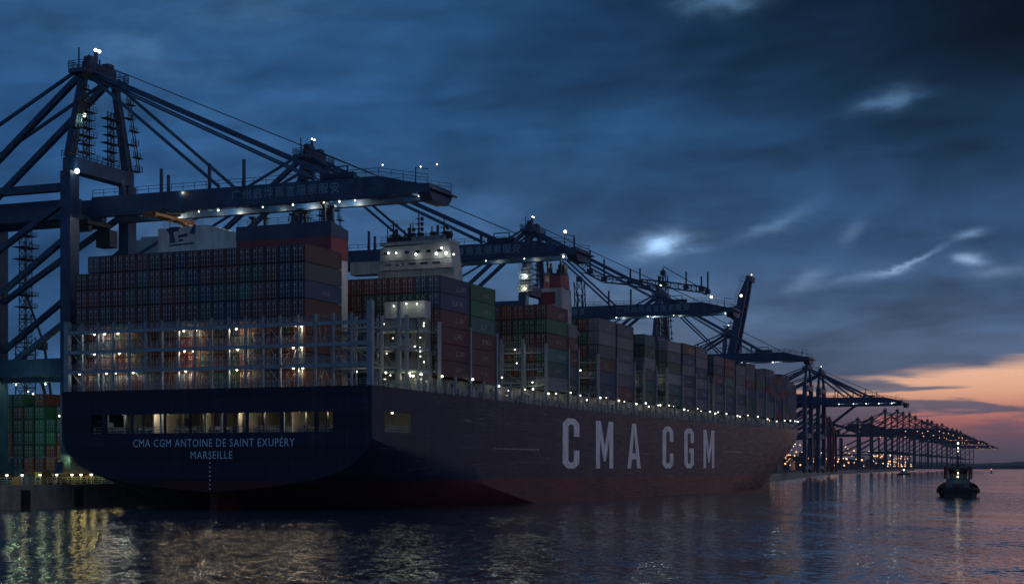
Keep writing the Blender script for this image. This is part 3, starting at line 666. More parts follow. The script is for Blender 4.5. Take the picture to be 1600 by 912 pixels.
# --- lashing bridges between the bays, seen end-on along the starboard edge
BRU = [13.3, 26.0, 39.0, 51.2, 64.3, 77.0, 90.0, 96.0, 109.0, 122.0, 135.0, 142.5, 152.6, 162.0, 175.8, 188.8, 201.5, 207.0, 219.4, 232.3, 245.2, 258.1, 271.0, 283.9, 296.8]
lbm = MB()
lbm.box(-.22, .25, .2, .75, -2.9, 9.4); lbm.box(-.25, .3, 1.2, 2.2, 3.7, 3.95)
for v in (5, 9.9, 14.8, 19.7, 24.6, 34, 44, 58.2): lbm.box(-.22, .22, v - .22, v + .22, 0, 9.4)
for z in (1.0, 4.4, 7.7): lbm.box(-.32, .32, 1.0, 58.5, z - .3, z)
for z in (1.0, 4.4, 7.7): lbm.rail([(-.25, 1.0, z), (-.25, 26, z)], 1.0, 1.6, .05)
for k in range(5): lbm.bar((0, 5 + k * 4.9, 1.1), (0, 9.9 + k * 4.9, 4.1), .12)
lb_me = lbm.mesh('lashing_bridge', M['bridge'])
stm = MB(); stm.box(-.18, .18, .2, .55, -2.7, .4); stm.box(-.1, .1, .55, .95, .15, .3); st_me = stm.mesh('gallery_post', M['bridge'])
for i, u in enumerate(BRU):
    e = 29.5 - half(u, 20)
    o = link('lashing_bridge', lb_me, ship); o.location = (u, e, HB)
    if u > 230: o.scale = (1, (59 - 2 * e) / 59, 0.82)
    bulb((-.1, -.12, -.3 + random.uniform(-.5, .5)), o, random.random() < .6, random.uniform(.5, .95), (26 if u < 200 else 16) * random.uniform(.4, 1.5), (1, random.uniform(.82, 1), .66), (.6, .75, -.35))
    if i + 1 < len(BRU) and BRU[i + 1] - u > 9:
        m_ = (u + BRU[i + 1]) / 2; e = 29.5 - half(m_, 20)
        p = link('gallery_post', st_me, ship); p.location = (m_, e, HB)
        if random.random() < .8: bulb((0, .75, -.1 + random.uniform(-.9, .2)), p, random.random() < .6, random.uniform(.4, .9), (26 if u < 200 else 12) * random.uniform(.4, 1.5), (1, random.uniform(.82, 1), .66), (0, .3, -.3))
for u in (309, 321, 333, 344):
    e = 29.5 - half(u, 20); p = link('gallery_post', st_me, ship); p.location = (u, e, zdeck(u) + 2.7); bulb((0, .1, .2), p, True, .8, 10)
mb = MB(); gl = [(u, 29.5 - half(u, 20) + .12, zdeck(u)) for u in [0.3] + [14 + 12.0 * k for k in range(29)]]
mb.rail(gl, 1.1, 1.5, .07); mb.build('railing', M['bridge'], ship)
# gallery clutter: vents, reels, boxes and pipes along the side deck
fits = []
for k in range(5):
    mb = MB(); h = .7 + .36 * k
    if k % 2: mb.tube((0, 0, 0), (0, 0, h), .22, 8); mb.tube((0, -.1, h), (0, .35, h + .1), .3, 8)
    else: mb.box(-.4, .4, -.35, .35, 0, h); mb.box(-.46, .46, -.42, .42, h, h + .08)
    fits.append(mb.mesh('deck_fitting', M['zinc']))
for k in range(98):
    u = 3 + 262 * (k / 97.0) ** 1.15; e = 29.5 - half(u, 20)
    o = link('deck_fitting', random.choice(fits), ship); o.location = (u + random.uniform(-.8, .8), e + random.uniform(1.1, 1.7), zdeck(u))

# ------------------------------------------------------------------ containers
CW, CLN, CHT = 2.438, 12.19, 2.896
PAL = {'rust red': (0.115, 0.026, 0.020), 'maroon': (0.085, 0.018, 0.028), 'dark blue': (0.012, 0.030, 0.085), 'blue': (0.018, 0.060, 0.170), 'green': (0.010, 0.105, 0.050),
       'dark green': (0.014, 0.055, 0.034), 'grey': (0.15, 0.17, 0.19), 'slate grey': (0.070, 0.080, 0.105), 'orange': (0.24, 0.070, 0.014), 'teal': (0.020, 0.100, 0.095), 'brown': (0.075, 0.034, 0.022), 'white': (0.50, 0.50, 0.47)}
def cont_body(L, H):
    b = MB(); b.box(.05, L, .04, CW - .04, .05, H - .05)
    for y in (0, CW - .16):
        for z in (0, H - .16): b.box(-.02, L, y, y + .16, z, z + .16)
        for x in (-.03, L - .17): b.box(x, x + .2, y - .01, y + .17, .16, H - .16)
    for z in (0, H - .16): b.box(-.03, .15, .16, CW - .16, z, z + .16)
    return b.mesh('container_body', M['container'])
def cont_door(H):
    b = MB(); w = (CW - .34) / 2; b.box(-.01, .04, 0, w, .17, H - .17)
    for y in (w * .3, w * .72):
        b.tube((-.06, y, .12), (-.06, y, H - .12), .035, 5, mi=1)
        for z in (.3, H * .36, H * .62, H - .3): b.box(-.09, -.01, y - .09, y + .09, z - .05, z + .05, 1)
    b.box(-.085, -.03, w * .3, w * .95, H * .40, H * .40 + .06, 1); b.box(-.02, -.012, w * .45, w * .9, H * .70, H * .80, 1)
    return b.mesh('door', [M['container'], M['zinc']])
BODY = {}; DOOR = {}
def get_body(L, H):
    k = (round(L, 2), round(H, 2))
    if k not in BODY: BODY[k] = cont_body(L, H)
    return BODY[k]
def get_door(H):
    if round(H, 2) not in DOOR: DOOR[round(H, 2)] = cont_door(H)
    return DOOR[round(H, 2)]
M['marking'] = mat('container_marking_paint', (0.46, 0.48, 0.50), 0.6, 0, 0.3, 1.5)
MARK = []
for q in range(5):                           # half-worn painted lettering, too small to read
    b = MB(); x = 0.0; rnd = random.Random(q)
    for k in range(6 + q % 3):
        w = .5; t_ = .12
        for s_ in range(rnd.randint(2, 4)):
            if rnd.random() < .55: xx = x + rnd.choice((0, w - t_)); b.face([(xx, 0, rnd.choice((0, .35))), (xx + t_, 0, 0), (xx + t_, 0, .95), (xx, 0, .95)])
            else: zz = rnd.choice((0, .42, .83)); b.face([(x, -.004, zz), (x + w, -.004, zz), (x + w, -.004, zz + t_), (x, -.004, zz + t_)])
        x += .68
    MARK.append((b.mesh('marking', M['marking']), x))
NC = [0]
def container(u, v, z, color, label, group, L=CLN, H=CHT, doors=True, mark=None, parent_rot=None):
    H -= .10; o = link('shipping_container', get_body(L, H)); o.location = (u, v, z)
    c = PAL[color]; j = random.uniform(.6, 1.15); o.color = (c[0] * j, c[1] * j, c[2] * j, 1)
    tag(o, label, 'container', group); NC[0] += 1
    if doors:
        for k in (0, 1):
            d = link('door', get_door(H), o); w = (CW - .34) / 2
            d.location = (-.005, .165 + k * (w + .01), 0); d.color = o.color
    if mark is not None:
        me, w = MARK[mark % 5]; m = link('marking', me, o); s = random.uniform(.6, 1.05); m.scale = (s, 1, s); m.location = (L * .62 - w * s / 2 + random.uniform(-2, 1.2), -.018, H * .45 - .5 * s + random.uniform(-.2, .25))
    return o
ORD = ['first', 'second', 'third', 'fourth', 'fifth', 'sixth', 'seventh', 'eighth', 'ninth', 'tenth', 'eleventh', 'twelfth', 'thirteenth', 'fourteenth', 'fifteenth', 'sixteenth', 'seventeenth', 'eighteenth', 'nineteenth', 'twentieth']
def tiern(k): return 'top tier' if k == 0 else ORD[k] + ' tier down'
FILL = MB(); FCOL = ['slate grey', 'maroon', 'dark blue', 'dark green', 'slate grey', 'dark blue']
def fill(u0, u1, v0, v1, z0, z1, tier=CHT):
    """stacks nobody can count from here"""
    nv = max(1, int((v1 - v0) / 2.46)); nt = max(1, round((z1 - z0) / tier))
    for a in range(nv):
        for t_ in range(nt):
            FILL.box(u0, u1, v0 + a * 2.46 + .02, v0 + a * 2.46 + 2.44, z0 + t_ * tier, z0 + (t_ + 1) * tier - .05, random.randrange(6))
# stern stack: door ends face the viewer
SV = [59 - 0.35 - (k + 1) * 2.50 for k in range(18)]       # column 0 at the port edge
US = 3.2
pats = ['maroon', 'brown', 'dark green', 'rust red', 'slate grey', 'maroon', 'dark green', 'rust red', 'dark blue', 'maroon', 'brown', 'teal', 'rust red', 'maroon', 'slate grey', 'dark blue', 'dark blue', 'maroon']
for t_ in range(8):
    for k in range(18):
        if t_ == 7 and k == 0: continue
        z = 19.85 + t_ * 2.9
        col = random.choice(['maroon', 'rust red', 'brown', 'slate grey', 'dark green', 'maroon', 'maroon', 'rust red', 'rust red']) if random.random() < .6 else pats[(k + t_) % 18]
        mk = None
        if k == 17: mk = None; col = ['rust red', 'dark blue', 'maroon', 'maroon', 'maroon', 'blue', 'slate grey', 'maroon'][t_]; mk = t_ if t_ == 5 else None
        if k == 16 and t_ >= 5: col = 'dark blue'
        if t_ == 5 and 11 <= k <= 13: col = random.choice(['teal', 'grey', 'dark green'])
        where = 'port edge column' if k == 0 else ('starboard end column' if k == 17 else ORD[k] + ' column from port')
        oo = container(US, SV[k], z, col, f"{col} container in the stern stack, {where}, {'top tier' if t_ == 7 else ORD[7 - t_] + ' tier from top'}", "containers stacked across the stern", mark=mk)
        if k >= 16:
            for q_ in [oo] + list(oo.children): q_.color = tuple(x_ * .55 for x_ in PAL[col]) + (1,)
# second stack
def aft_stack(u, v_first, ncol, z0, ntier, top_label, skip=lambda k, t: False, cols=None, base_tier=0, H=CHT):
    for t_ in range(ntier):
        for k in range(ncol):
            if skip(k, t_): continue
            col = cols(k, t_) if cols else random.choice(list(PAL)[:8])
            mk = random.randrange(5) if k == 0 else None
            where = 'starboard corner column' if k == 0 else ORD[k] + ' column from starboard'
            container(u, v_first + k * 2.5, z0 + t_ * H, col, f"{col} container, {where}, {tiern(ntier - 1 - t_)}, {top_label}", "containers stacked on the deck", mark=mk, H=H)
def c2(k, t_):
    if k == 0: return ['maroon', 'maroon', 'maroon', 'maroon', 'dark blue', 'dark blue'][t_]
    if k == 1: return ['brown', 'rust red', 'dark blue', 'slate grey', 'dark green', 'dark blue'][t_]
    if t_ == 5: return random.choice(['rust red', 'rust red', 'maroon'])
    if t_ == 4: return 'dark green' if k < 6 else 'rust red'
    return 'rust red' if k > 5 else random.choice(['maroon', 'dark green', 'white', 'grey'])
aft_stack(26.6, .5, 13, HB + .15, 6, "stack before the bridge", lambda k, t_: (t_ < 3 and k > 1) or (t_ == 3 and k > 8), c2)
# green-topped stack
for t_, col in enumerate(['maroon', 'brown', 'rust red', 'teal', 'green', 'green']):
    container(39.5, .5, HB + .1 + t_ * 2.9, col, f"{col} container, {tiern(5 - t_)}, stack with two green tops", "containers stacked on the deck", mark=t_, L=11.3)
for k in (1,):
    for t_ in range(6):
        col = random.choice(['rust red', 'dark green', 'maroon']); container(39.5, .5 + 2.5 * k, HB + .1 + t_ * 2.9, col, f"{col} container, {ORD[k]} column in, {tiern(5 - t_)}, behind the green-topped stack", "containers stacked on the deck", L=11.3)
# amidships stack with the orange container
def c4(k, t_):
    if k == 0: return ['grey', 'teal', 'teal', 'maroon', 'green', 'maroon'][t_]
    if t_ == 5: return ['', 'rust red', 'rust red', 'orange', 'rust red', 'maroon'][k]
    if t_ == 4: return ['', 'dark green', 'dark green', 'maroon', 'dark green', 'rust red'][k]
    return random.choice(['dark green', 'maroon', 'rust red', 'brown', 'dark green'])
aft_stack(77.6, .5, 6, HB + .1, 6, "stack below the red funnel", lambda k, t_: t_ < 1 and k > 0, c4)
# the long run of bays forward, long sides facing out
BAYS = [(90.3, 5.3, 5, 2.9), (109.5, 12.0, 6, 2.9), (122.6, 12.0, 6, 2.9), (143.2, 9.0, 6, 2.75), (162.6, 12.2, 6, 2.75), (176.4, 12.0, 6, 2.8), (189.4, 11.6, 6, 2.8), (207.4, 11.6, 6, 2.6), (219.8, 12.0, 6, 2.6),
        (232.7, 12.0, 5, 2.9)]
side_cols = ['slate grey', 'dark blue', 'slate grey', 'dark blue', 'grey', 'dark green', 'slate grey', 'dark green', 'teal', 'maroon', 'dark blue', 'brown']
nb = 0
for i, (u, L, nt, H) in enumerate(BAYS):
    e = 29.5 - half(u + L / 2, 20)
    for t_ in range(nt):
        col = random.choice(side_cols) if i not in (2,) else ['maroon', 'slate grey', 'grey', 'slate grey', 'grey', 'slate grey'][t_]
        if u > 200: col = random.choice(['slate grey', 'dark blue', 'dark blue', 'dark green', 'slate grey', 'maroon', 'teal'])
        container(u, e + .5, HB + .1 + t_ * H, col, f"{col} container, outer column, {tiern(nt - 1 - t_)}, {ORD[i]} bay forward of the red funnel", "containers stacked along the ship's side", L=L, H=H, mark=random.randrange(5) if u < 250 and random.random() < .85 else None, doors=True)
    # the next columns inboard, whose door ends show past the gap
    if u in (109.5, 143.2, 162.6):
        for k in (1, 2) if u in (109.5,) else (1,):
            for t_ in range(nt):
                col = random.choice(['maroon', 'dark green', 'brown', 'dark blue', 'rust red'])
                container(u, e + .5 + 2.5 * k, HB + .1 + t_ * H, col, f"{col} container, {ORD[k]} column in, {tiern(nt - 1 - t_)}, {ORD[i]} bay forward of the red funnel", "containers stacked along the ship's side", L=L, H=H)
        fill(u, u + L, e + .5 + (7.5 if u == 109.5 else 5.0), 58.5 - e, HB + .1, HB + .1 + nt * H, H)
    else:
        fill(u, u + L, e + 3.0, 58.5 - e, HB + .1, HB + .1 + nt * H, H)
for u, nt, H in ((245.6, 6, 2.6), (258.5, 5, 2.9), (271.4, 6, 2.55), (284.3, 5, 2.8), (297.2, 6, 2.5), (310.1, 5, 2.7), (323, 5, 2.65), (335.9, 5, 2.55), (348.8, 4, 2.7)):
    e = 29.5 - half(u + 12, 20); fill(u, u + 12, e + .6, 58.4 - e, HB + .4, HB + .4 + nt * H, H)
fill(26.6, 38.8, .5 + 13 * 2.5, 58, HB + .15, HB + .15 + 6 * CHT)
fill(26.6, 38.8, 5.5, .5 + 13 * 2.5, HB + .15, HB + .15 + 3 * CHT)
fill(26.6, 38.8, 23.0, .5 + 13 * 2.5, HB + .15 + 3 * CHT, HB + .15 + 4 * CHT)
fill(39.5, 50.8, 5.5, 58, HB + .1, HB + .1 + 6 * 2.9)
fill(77.6, 89.8, 3.0, 15.5, HB + .1, HB + .1 + 2.9)
fill(77.6, 89.8, 15.6, 58, HB + .1, HB + .1 + 5 * 2.9)
fo = FILL.build('container_stack', [mat('stack_' + c.replace(' ', '_'), PAL[c], .6, 0, .4, .3) for c in FCOL], fix=False)
tag(fo, "massed dark containers filling the ship's inner rows and foremost bays", "containers", kind='stuff')

# ------------------------------------------------------------------ gantry cranes
def crane(name, label, u, v0, zb, za, reach, sp=8.5, gauge=30, raised=None, text=None, lamps=(), rz=0.0, group="ship-to-shore gantry cranes on the berth", watts=300, rich=True, paint='crane'):
    P = M[paint]; q = Q
    root = thing(name, label, 'crane', (u, v0, q), rz, group)
    zb -= q; za -= q; zt = zb + 7.6; GD = 3.6
    def part(n, m, mt=None): return m.build(n, mt or P, root)
    for x in (-sp, sp):
        m = MB(); m.bar((x, 0, 2.4), (x, 0, zt), 2.2, 2.5); part('leg', m)
        m = MB(); m.bar((x, gauge, 2.4), (x, gauge, zb + 1), 2.2, 2.4); part('leg', m)
        m = MB(); m.box(x - .9, x + .9, 1.3, gauge - 1.3, 19.5, 22.6); part('portal_beam', m)
        m = MB(); m.bar((x, .9, zt - 5.2), (x, gauge - 1, zt - 20.5), .95); m.bar((x, .9, zt - 11.8), (x, gauge - 1, zt - 30), .95); m.bar((x, 1, 29), (x, 12, 22.3), .9); part('brace', m)
        m = MB(); m.box(x - .7, x + .7, 1.3, gauge - 1, zb + 4.2, zb + 5.6); part('upper_beam', m)
    for y in (0, gauge):
        m = MB(); m.box(-sp - 3, sp + 3, y - .8, y + .8, 2.2, 4.2); part('sill_beam', m)
        m = MB()
        for x in (-sp, sp):
            m.box(x - 3.6, x + 3.6, y - .6, y + .6, 1.0, 2.0)
            for k in range(6): m.tube((x - 3.2 + k * 1.28, y - .5, .5), (x - 3.2 + k * 1.28, y + .5, .5), .48, 8)
        part('bogie', m, M['dark'])
        m = MB(); m.box(-sp + 1.1, sp - 1.1, y - .8, y + .8, 19.8, 22.4); part('portal_beam', m)
    m = MB(); m.box(-sp - .3, sp + .3, -1.3, 1.3, zt, zt + 2.6); m.rail([(-sp - .5, -1.4, zt + 2.6), (sp + .5, -1.4, zt + 2.6)], 1.2, 1.6, .09)
    m.rail([(-sp - .5, 1.4, zt + 2.6), (sp + .5, 1.4, zt + 2.6)], 1.2, 1.6, .09); part('cross_beam', m)
    # A-frame
    for x in (-1, 1):
        m = MB(); m.bar((x * sp, 0, zt + 2.6), (x * 4.6, 0, za - 2), 1.5, 1.5, w2=1.1, h2=1.1); part('mast_leg', m)
        m = MB(); m.bar((x * 3.9, 1.2, za - 2.2), (x * 3.9, gauge, zb + GD + .4), 1.0, 1.0); part('mast_strut', m)
        m = MB(); m.bar((x * 4.3, 1, za - 1.2), (x * 4.3, gauge + 20, zb + GD), .5, .5); part('backstay', m)
    m = MB(); m.box(-6.6, 6.6, -1.6, 1.8, za - 2.4, za - 1.6); m.box(-4, 4, -.8, .8, za - 1.6, za + .1); m.tube((-1, 0, za), (-1, 0, za + 2.6), .4, 6)
    for y in (-1.6, 1.8): m.rail([(-6.6, y, za - 1.6), (6.6, y, za - 1.6)], 1.3, 1.3, .1)
    for x in (-6.6, 6.6): m.rail([(x, -1.6, za - 1.6), (x, 1.8, za - 1.6)], 1.3, 1.3, .1)
    m.box(-3.6, -1.8, -.7, .7, za + .1, za + 1.2); m.box(1.4, 3.2, -.9, .5, za + .1, za + .9)
    for x in (-5.4, -2.6, .6, 4.0): m.tube((x, .4, za - 1.6), (x, .4, za + .9 + (x % 1.7)), .16, 5)
    apex = part('apex_platform', m)
    for dx in (-1.5, -.4):
        bulb((dx, -.3, za + 2.7), apex, True, (1.3 if u < 50 else .9) if rich else .8)
    # girder towards land
    m = MB()
    for x in (-3.6, 3.6): m.box(x - .7, x + .7, 1.6, gauge + 20, zb, zb + GD)
    for k in range(6): m.box(-2.9, 2.9, 4 + k * 8.5, 5 + k * 8.5, zb + .6, zb + 1.6)
    part('girder', m)
    m = MB(); m.box(-4.2, 4.2, gauge + 2, gauge + 16, zb + GD, zb + GD + 5.5); m.box(-3.8, 3.8, gauge + 3, gauge + 15, zb + GD + 5.5, zb + GD + 6.2); part('machinery_house', m, M['bridge'])
    # boom over the water
    Lb = v0 - reach; hinge = thing('boom_hinge', None, None); bpy.data.objects.remove(hinge)
    m = MB()
    for x in (-3.6, 3.6):
        a, b = x - .7, x + .7
        m.hexa([(a, -(Lb - 7), zb), (b, -(Lb - 7), zb), (b, -1.5, zb), (a, -1.5, zb), (a, -(Lb - 7), zb + GD - .2), (b, -(Lb - 7), zb + GD - .2), (b, -1.5, zb + GD), (a, -1.5, zb + GD)])
        m.hexa([(a, -Lb, zb + .3), (b, -Lb, zb + .3), (b, -(Lb - 7), zb), (a, -(Lb - 7), zb), (a, -Lb, zb + 1.7), (b, -Lb, zb + 1.7), (b, -(Lb - 7), zb + GD - .2), (a, -(Lb - 7), zb + GD - .2)])
    nt = int(Lb / 8)
    for k in range(nt): m.box(-2.88, 2.88, -Lb + 3 + k * 8, -Lb + 3.8 + k * 8, zb + .7, zb + 1.7)
    m.prism([(-4.4, zb + .1), (-3, zb - 1.1), (3, zb - 1.1), (4.4, zb + .1), (4.4, zb + 1.6), (-4.4, zb + 1.6)], -Lb - 2.2, -Lb + .0)
    m.box(-4.9, 4.9, -Lb - 3.0, -Lb - 2.25, zb + .5, zb + .8)
    boom = part('boom', m)
    m = MB()
    for x in (-4.6, 4.6): m.rail([(x, -Lb - 2, zb + 1.8), (x, -Lb + 7, zb + GD - .1), (x, -2, zb + GD)], 1.15, 2.4, .08, 2)
    for y, h in ((-8, 3.0), (-16, 4.2), (-17.5, 3.0), (-26, 4.4), (-33, 4.6), (-Lb + 20, 2.2)): m.bar((-3.6, y, zb + GD), (-3.6, y, zb + GD + h), .45, .45)
    y0 = -Lb + 15
    m.bar((-3.6, y0 - 1.6, zb + GD), (-3.6, y0 - 1.6, zb + GD + 2), .2); m.bar((-3.6, y0 + 2, zb + GD), (-3.6, y0 + 2, zb + GD + 2), .2); m.bar((-3.6, y0 - 1.6, zb + GD + 2), (-3.6, y0 + 2, zb + GD + 2), .2)
    m.box(-4.2, -3, y0 - 3, y0 + 3.4, zb + GD, zb + GD + .9); m.bar((-4, -Lb + .5, zb + 1.6), (-4, -Lb + .5, zb + 4.4), .14); m.bar((-4, -Lb + .5, zb + 4.4), (-4, -Lb - 1.8, zb + 3.9), .14)
    m.build('railing', P, boom)
    if raised is not None:                      # boom lifted about its hinge
        for o in (boom,):
            T = Matrix.Translation((0, -1.5, zb)) @ Matrix.Rotation(R(-raised), 4, 'X') @ Matrix.Translation((0, 1.5, -zb))
            o.matrix_local = T
    else:
        for x in (-1, 1):
            m = MB(); m.bar((x * 3.9, -1.2, za - 2), (x * 3.6, -Lb + 16, zb + GD + .2), .5, .68); m.bar((x * 3.9, -1.2, za - 2.9), (x * 3.6, -Lb + 20, zb + GD + .2), .26, .34); part('forestay', m)
            m = MB(); m.bar((x * 4.2, -1.2, za - 2.8), (x * 3.6, -Lb * .42, zb + GD + .2), .42, .5); part('inner_stay', m)
        m = MB()
        for x in (-1.4, 1.4): m.bar((x, -1, za + .2), (x * 2, -Lb + 9, zb + GD + .4), .12)
        part('hoist_rope', m, M['rope'])
    if rich:
        for x in (-1, 1):                        # stair flights and small platforms clinging to the mast legs
            m = MB()
            for k in range(7):
                f = k / 7.0; xx = x * (sp + (4.6 - sp) * f); zz = zt + 3 + (za - 4 - zt) * f; o = -1.6 if x < 0 else .4
                m.box(xx + o - .3, xx + o + 1.9, -2.4 if k % 2 else -1.5, -1.3 if k % 2 else -.4, zz, zz + .14)
                m.rail([(xx + o - .3, -1.7, zz), (xx + o + 1.9, -1.7, zz)], 1.1, 1.1, .09)
                f2 = (k + 1) / 7.0; x2 = x * (sp + (4.6 - sp) * f2); z2 = zt + 3 + (za - 4 - zt) * f2
                m.bar((xx + o + .6, -1.6, zz), (x2 + o + .6, -1.6, z2), .13); m.bar((xx + o + 1.3, -1.6, zz), (x2 + o + 1.3, -1.6, z2), .13)
            part('ladder', m, M['dark'])
        for cx_, hh in ((-3.8, 12.5), (3.4, 11)):
            m = MB()
            for k in range(int(hh / 1.5)):
                w = 1.5 if k % 3 else 2.1; z0 = zt + 2.6 + k * 1.5
                m.box(cx_ - w, cx_ + w, -.8, .8, z0, z0 + .13); m.bar((cx_ - w * .7, .2, z0), (cx_ + w * .6, .2, z0 + 1.5), .13)
                for dx in (-.9, 0.1, .9): m.bar((cx_ + dx, 0, z0), (cx_ + dx, 0, z0 + 1.5), .17)
                m.rail([(cx_ - w, -.8, z0), (cx_ + w, -.8, z0)], 1.0, 1.0, .07, 2)
            part('stair_tower', m, M['dark'])
        ty = 4.0                                  # trolley, cab, head block
        m = MB(); m.box(-3.4, 3.4, ty - 4, ty + 4, zb - .9, zb - .1); m.box(-2.2, -1.0, ty - 3.2, ty + 1, zb - 2.0, zb - .9); part('trolley', m, M['dark'])
        m = MB(); m.box(1.0, 3.4, ty - 5.5, ty - 2.5, zb - 4.6, zb - 1.5); m.box(-.5, .8, ty + 1, ty + 2.5, zb - 3.6, zb - .9); part('operator_cab', m, M['dark'])
    if text:
        for txt, y, sz in text:
            o = place_text('lettering', txt, sz, (-4.34, y, zb + GD * .52), (R(90), 0, R(-90)), M['sign'], boom, 1, 1.2, 0)
    for y, w, s in lamps:
        b = bulb((-2.4, -y, zb - .05), boom, True, s * .62)
        if w: light((.9, -y, zb + .35), w * watts / 110.0, (.93, 1, .80), boom, .3)
    return root

c1 = crane('gantry_crane', "nearest tall blue gantry crane, its lit boom reaching over the stern", 19.5, 66, 52.0, 80.2, -0.6,
           text=[("广州启烨焉言限索服安", -41.5, 1.95)], lamps=((14, 330, 1.5), (23, 40, .8), (27, 150, 1.2), (36, 40, .8), (42, 170, 1.0), (48, 40, .8), (51, 190, 1.1), (54, 0, .8), (66, 260, 1.4), (68.5, 60, .9)), watts=330)
light((-3, -71.5, 49.5), 60, (1, .75, .4), c1, .3)
bulb((-8.5, -1.6, zat(268, 279) - Q), c1, True, 1.9, 120, (.9, 1, .8), (-.6, -.6, .5)); bulb((-6.2, -1.4, 66.2), c1, True, 1.5, 160, (.6, 1, .75), (-.7, -.6, -1))
for x, y, z in ((-3, -69.5, 53.0), (-4, -67, 52.6), (-4, -60, 53.4)): bulb((x, y, z), c1, False, .5)
for y in (5, 12, 19, 26):                    # floods slung under the portal beam light the yard beneath
    bulb((8.5, y, 19.2), c1, True, .6, 210, (.66, 1, .50), (0, 0, -.5))
c2_ = crane('gantry_crane', "second blue gantry crane along the berth, its boom behind the white bridge", 99, 66, 52.0, 79.4, 2.6,
            text=[("广州启烨焉言限索服安", -42, 2.0)], lamps=((24, 60, 1), (32, 90, 1.1), (44, 60, .9), (53, 60, .8), (62, 260, 1.4)), watts=330)
bulb((-4, -63, 53.2), c2_, False, 1.4)
c3 = crane('gantry_crane', "third blue gantry crane along the berth, boom above the ship's middle", 237, 66, 52.4, 82.0, 3.6,
           text=[("广州启烨焉言限索服安", -40, 2.1), ("启烨焉言", -14, 2.2)], lamps=((12, 120, 1.3), (28, 90, 1.2), (38, 260, 1.8), (46, 60, 1), (62, 300, 1.9)), watts=380)
for y in (-58, -67): bulb((-4, y, 53.4), c3, False, 1.7)
c4_ = crane('gantry_crane', "fourth blue gantry crane, boom tip just right of the raised boom", 374, 66, 47.0, 75.5, 9.0,
            lamps=((20, 60, 1.6), (33, 200, 2), (45, 200, 2), (58, 300, 2.4)), watts=420)
c5 = crane('gantry_crane', "blue gantry crane with its boom raised almost upright", 488, 68, 46.0, 69.5, 20, raised=79, rich=False)
bulb((-1, -11, 91), c5, False, 1.2)
c6 = crane('gantry_crane', "blue gantry crane past the bow, left of its twin, long boom above the sunset", 668, 68, 42.5, 64.5, 18,
           lamps=((18, 120, 2.2), (26, 120, 2.2), (33, 120, 2.2), (40, 120, 2.2), (47, 200, 2.5)), watts=420, rich=False)
c7 = crane('gantry_crane', "blue gantry crane past the bow, right of its twin, against the pink sky", 706, 68, 42.5, 63.5, 20, rich=False)

# far terminal: one small crane, copied
def far_crane():
    root = thing('gantry_crane', "distant dark gantry crane in the row along the far quay", 'crane', (0, 0, Q), 0, "distant cranes along the far quay")
    m = MB()
    for x in (-9, 9):
        for y in (0, 30): m.bar((x, y, 1), (x, y, 50 if y == 0 else 46), 1.6)
        m.bar((x, 0, 22), (x, 30, 22), 1.7); m.bar((x, 0, 44), (x, 30, 24), 1.0)
    for y in (0, 30): m.bar((-10, y, 2.5), (10, y, 2.5), 1.8); m.bar((-9, y, 22), (9, y, 22), 1.6)
    m.build('portal_frame', M['far_crane'], root)
    m = MB()
    for x in (-1, 1): m.bar((x * 9, 0, 48), (x * 4, 0, 73), 1.3); m.bar((x * 4, 0, 72), (x * 4, 30, 50), 1.0); m.bar((x * 4, 0, 72), (x * 3.6, -46, 51), .8); m.bar((x * 4, 0, 71), (x * 3.6, -28, 51), .6); m.bar((x * 4, 0, 72), (x * 3.6, 46, 51), .6)
    m.box(-5, 5, -2, 2, 71.5, 74.5)
    for x in (-5, -1.5, 2.5, 5): m.bar((x, 0, 74), (x, 0, 77), .5)
    for z in (52, 57, 62, 67): m.box(-9, -3, -2.5, 2, z, z + .5); m.box(3, 9, -2.5, 2, z + 2, z + 2.5)
    for y in (-6, -14, -24, -36, -47): m.bar((3.6, y, 51), (3.6, y, 54.5), .6)
    m.build('mast', M['far_crane'], root)
    m = MB()
    for x in (-3.6, 3.6): m.box(x - .7, x + .7, -56, 46, 48, 50.8)
    m.box(-4.6, 4.6, -58.5, -56, 47.4, 50); m.box(-4.5, 4.5, 31, 44, 51, 57); m.build('boom', M['far_crane'], root)
    m = MB()
    for y in (-50, -24): m.ball((-2, y, 47.3), .6)
    m.build('lamp', M['lamp_orange'], root)
    return root
proto = far_crane(); first = True
qdir = math.atan2(far[3][1] - far[2][1], far[3][0] - far[2][0])
for px, py, dY in ((1383, 640, 0), (1402, 643, 0), (1411, 644, 0), (1421, 646, 0), (1440, 653, 0), (1449, 656, 0), (1464, 662, 0), (1480, 666, 0), (1495, 672, 0), (1508, 678, 0), (1393, 646, 0), (1430, 652, 0), (1456, 659, 0), (1472, 664, 0), (1488, 669, 0), (1501, 675, 0), (1340, 652, 1), (1362, 648, 1), (1515, 682, 0), (1521, 685, 0)):
    o = proto if first else copy_tree(proto); first = False
    Y = 70 * FPX / (HZ - py) if not dY else 1560.0; X = (px - 800) / FPX * Y; o.location = (*from_cam(X, Y), Q); o.rotation_euler = (0, 0, qdir + random.uniform(-.05, .05)); o.scale = (1, random.uniform(.9, 1.05), (HZ - py) * Y / FPX / 70.0 * random.uniform(.95, 1.03))
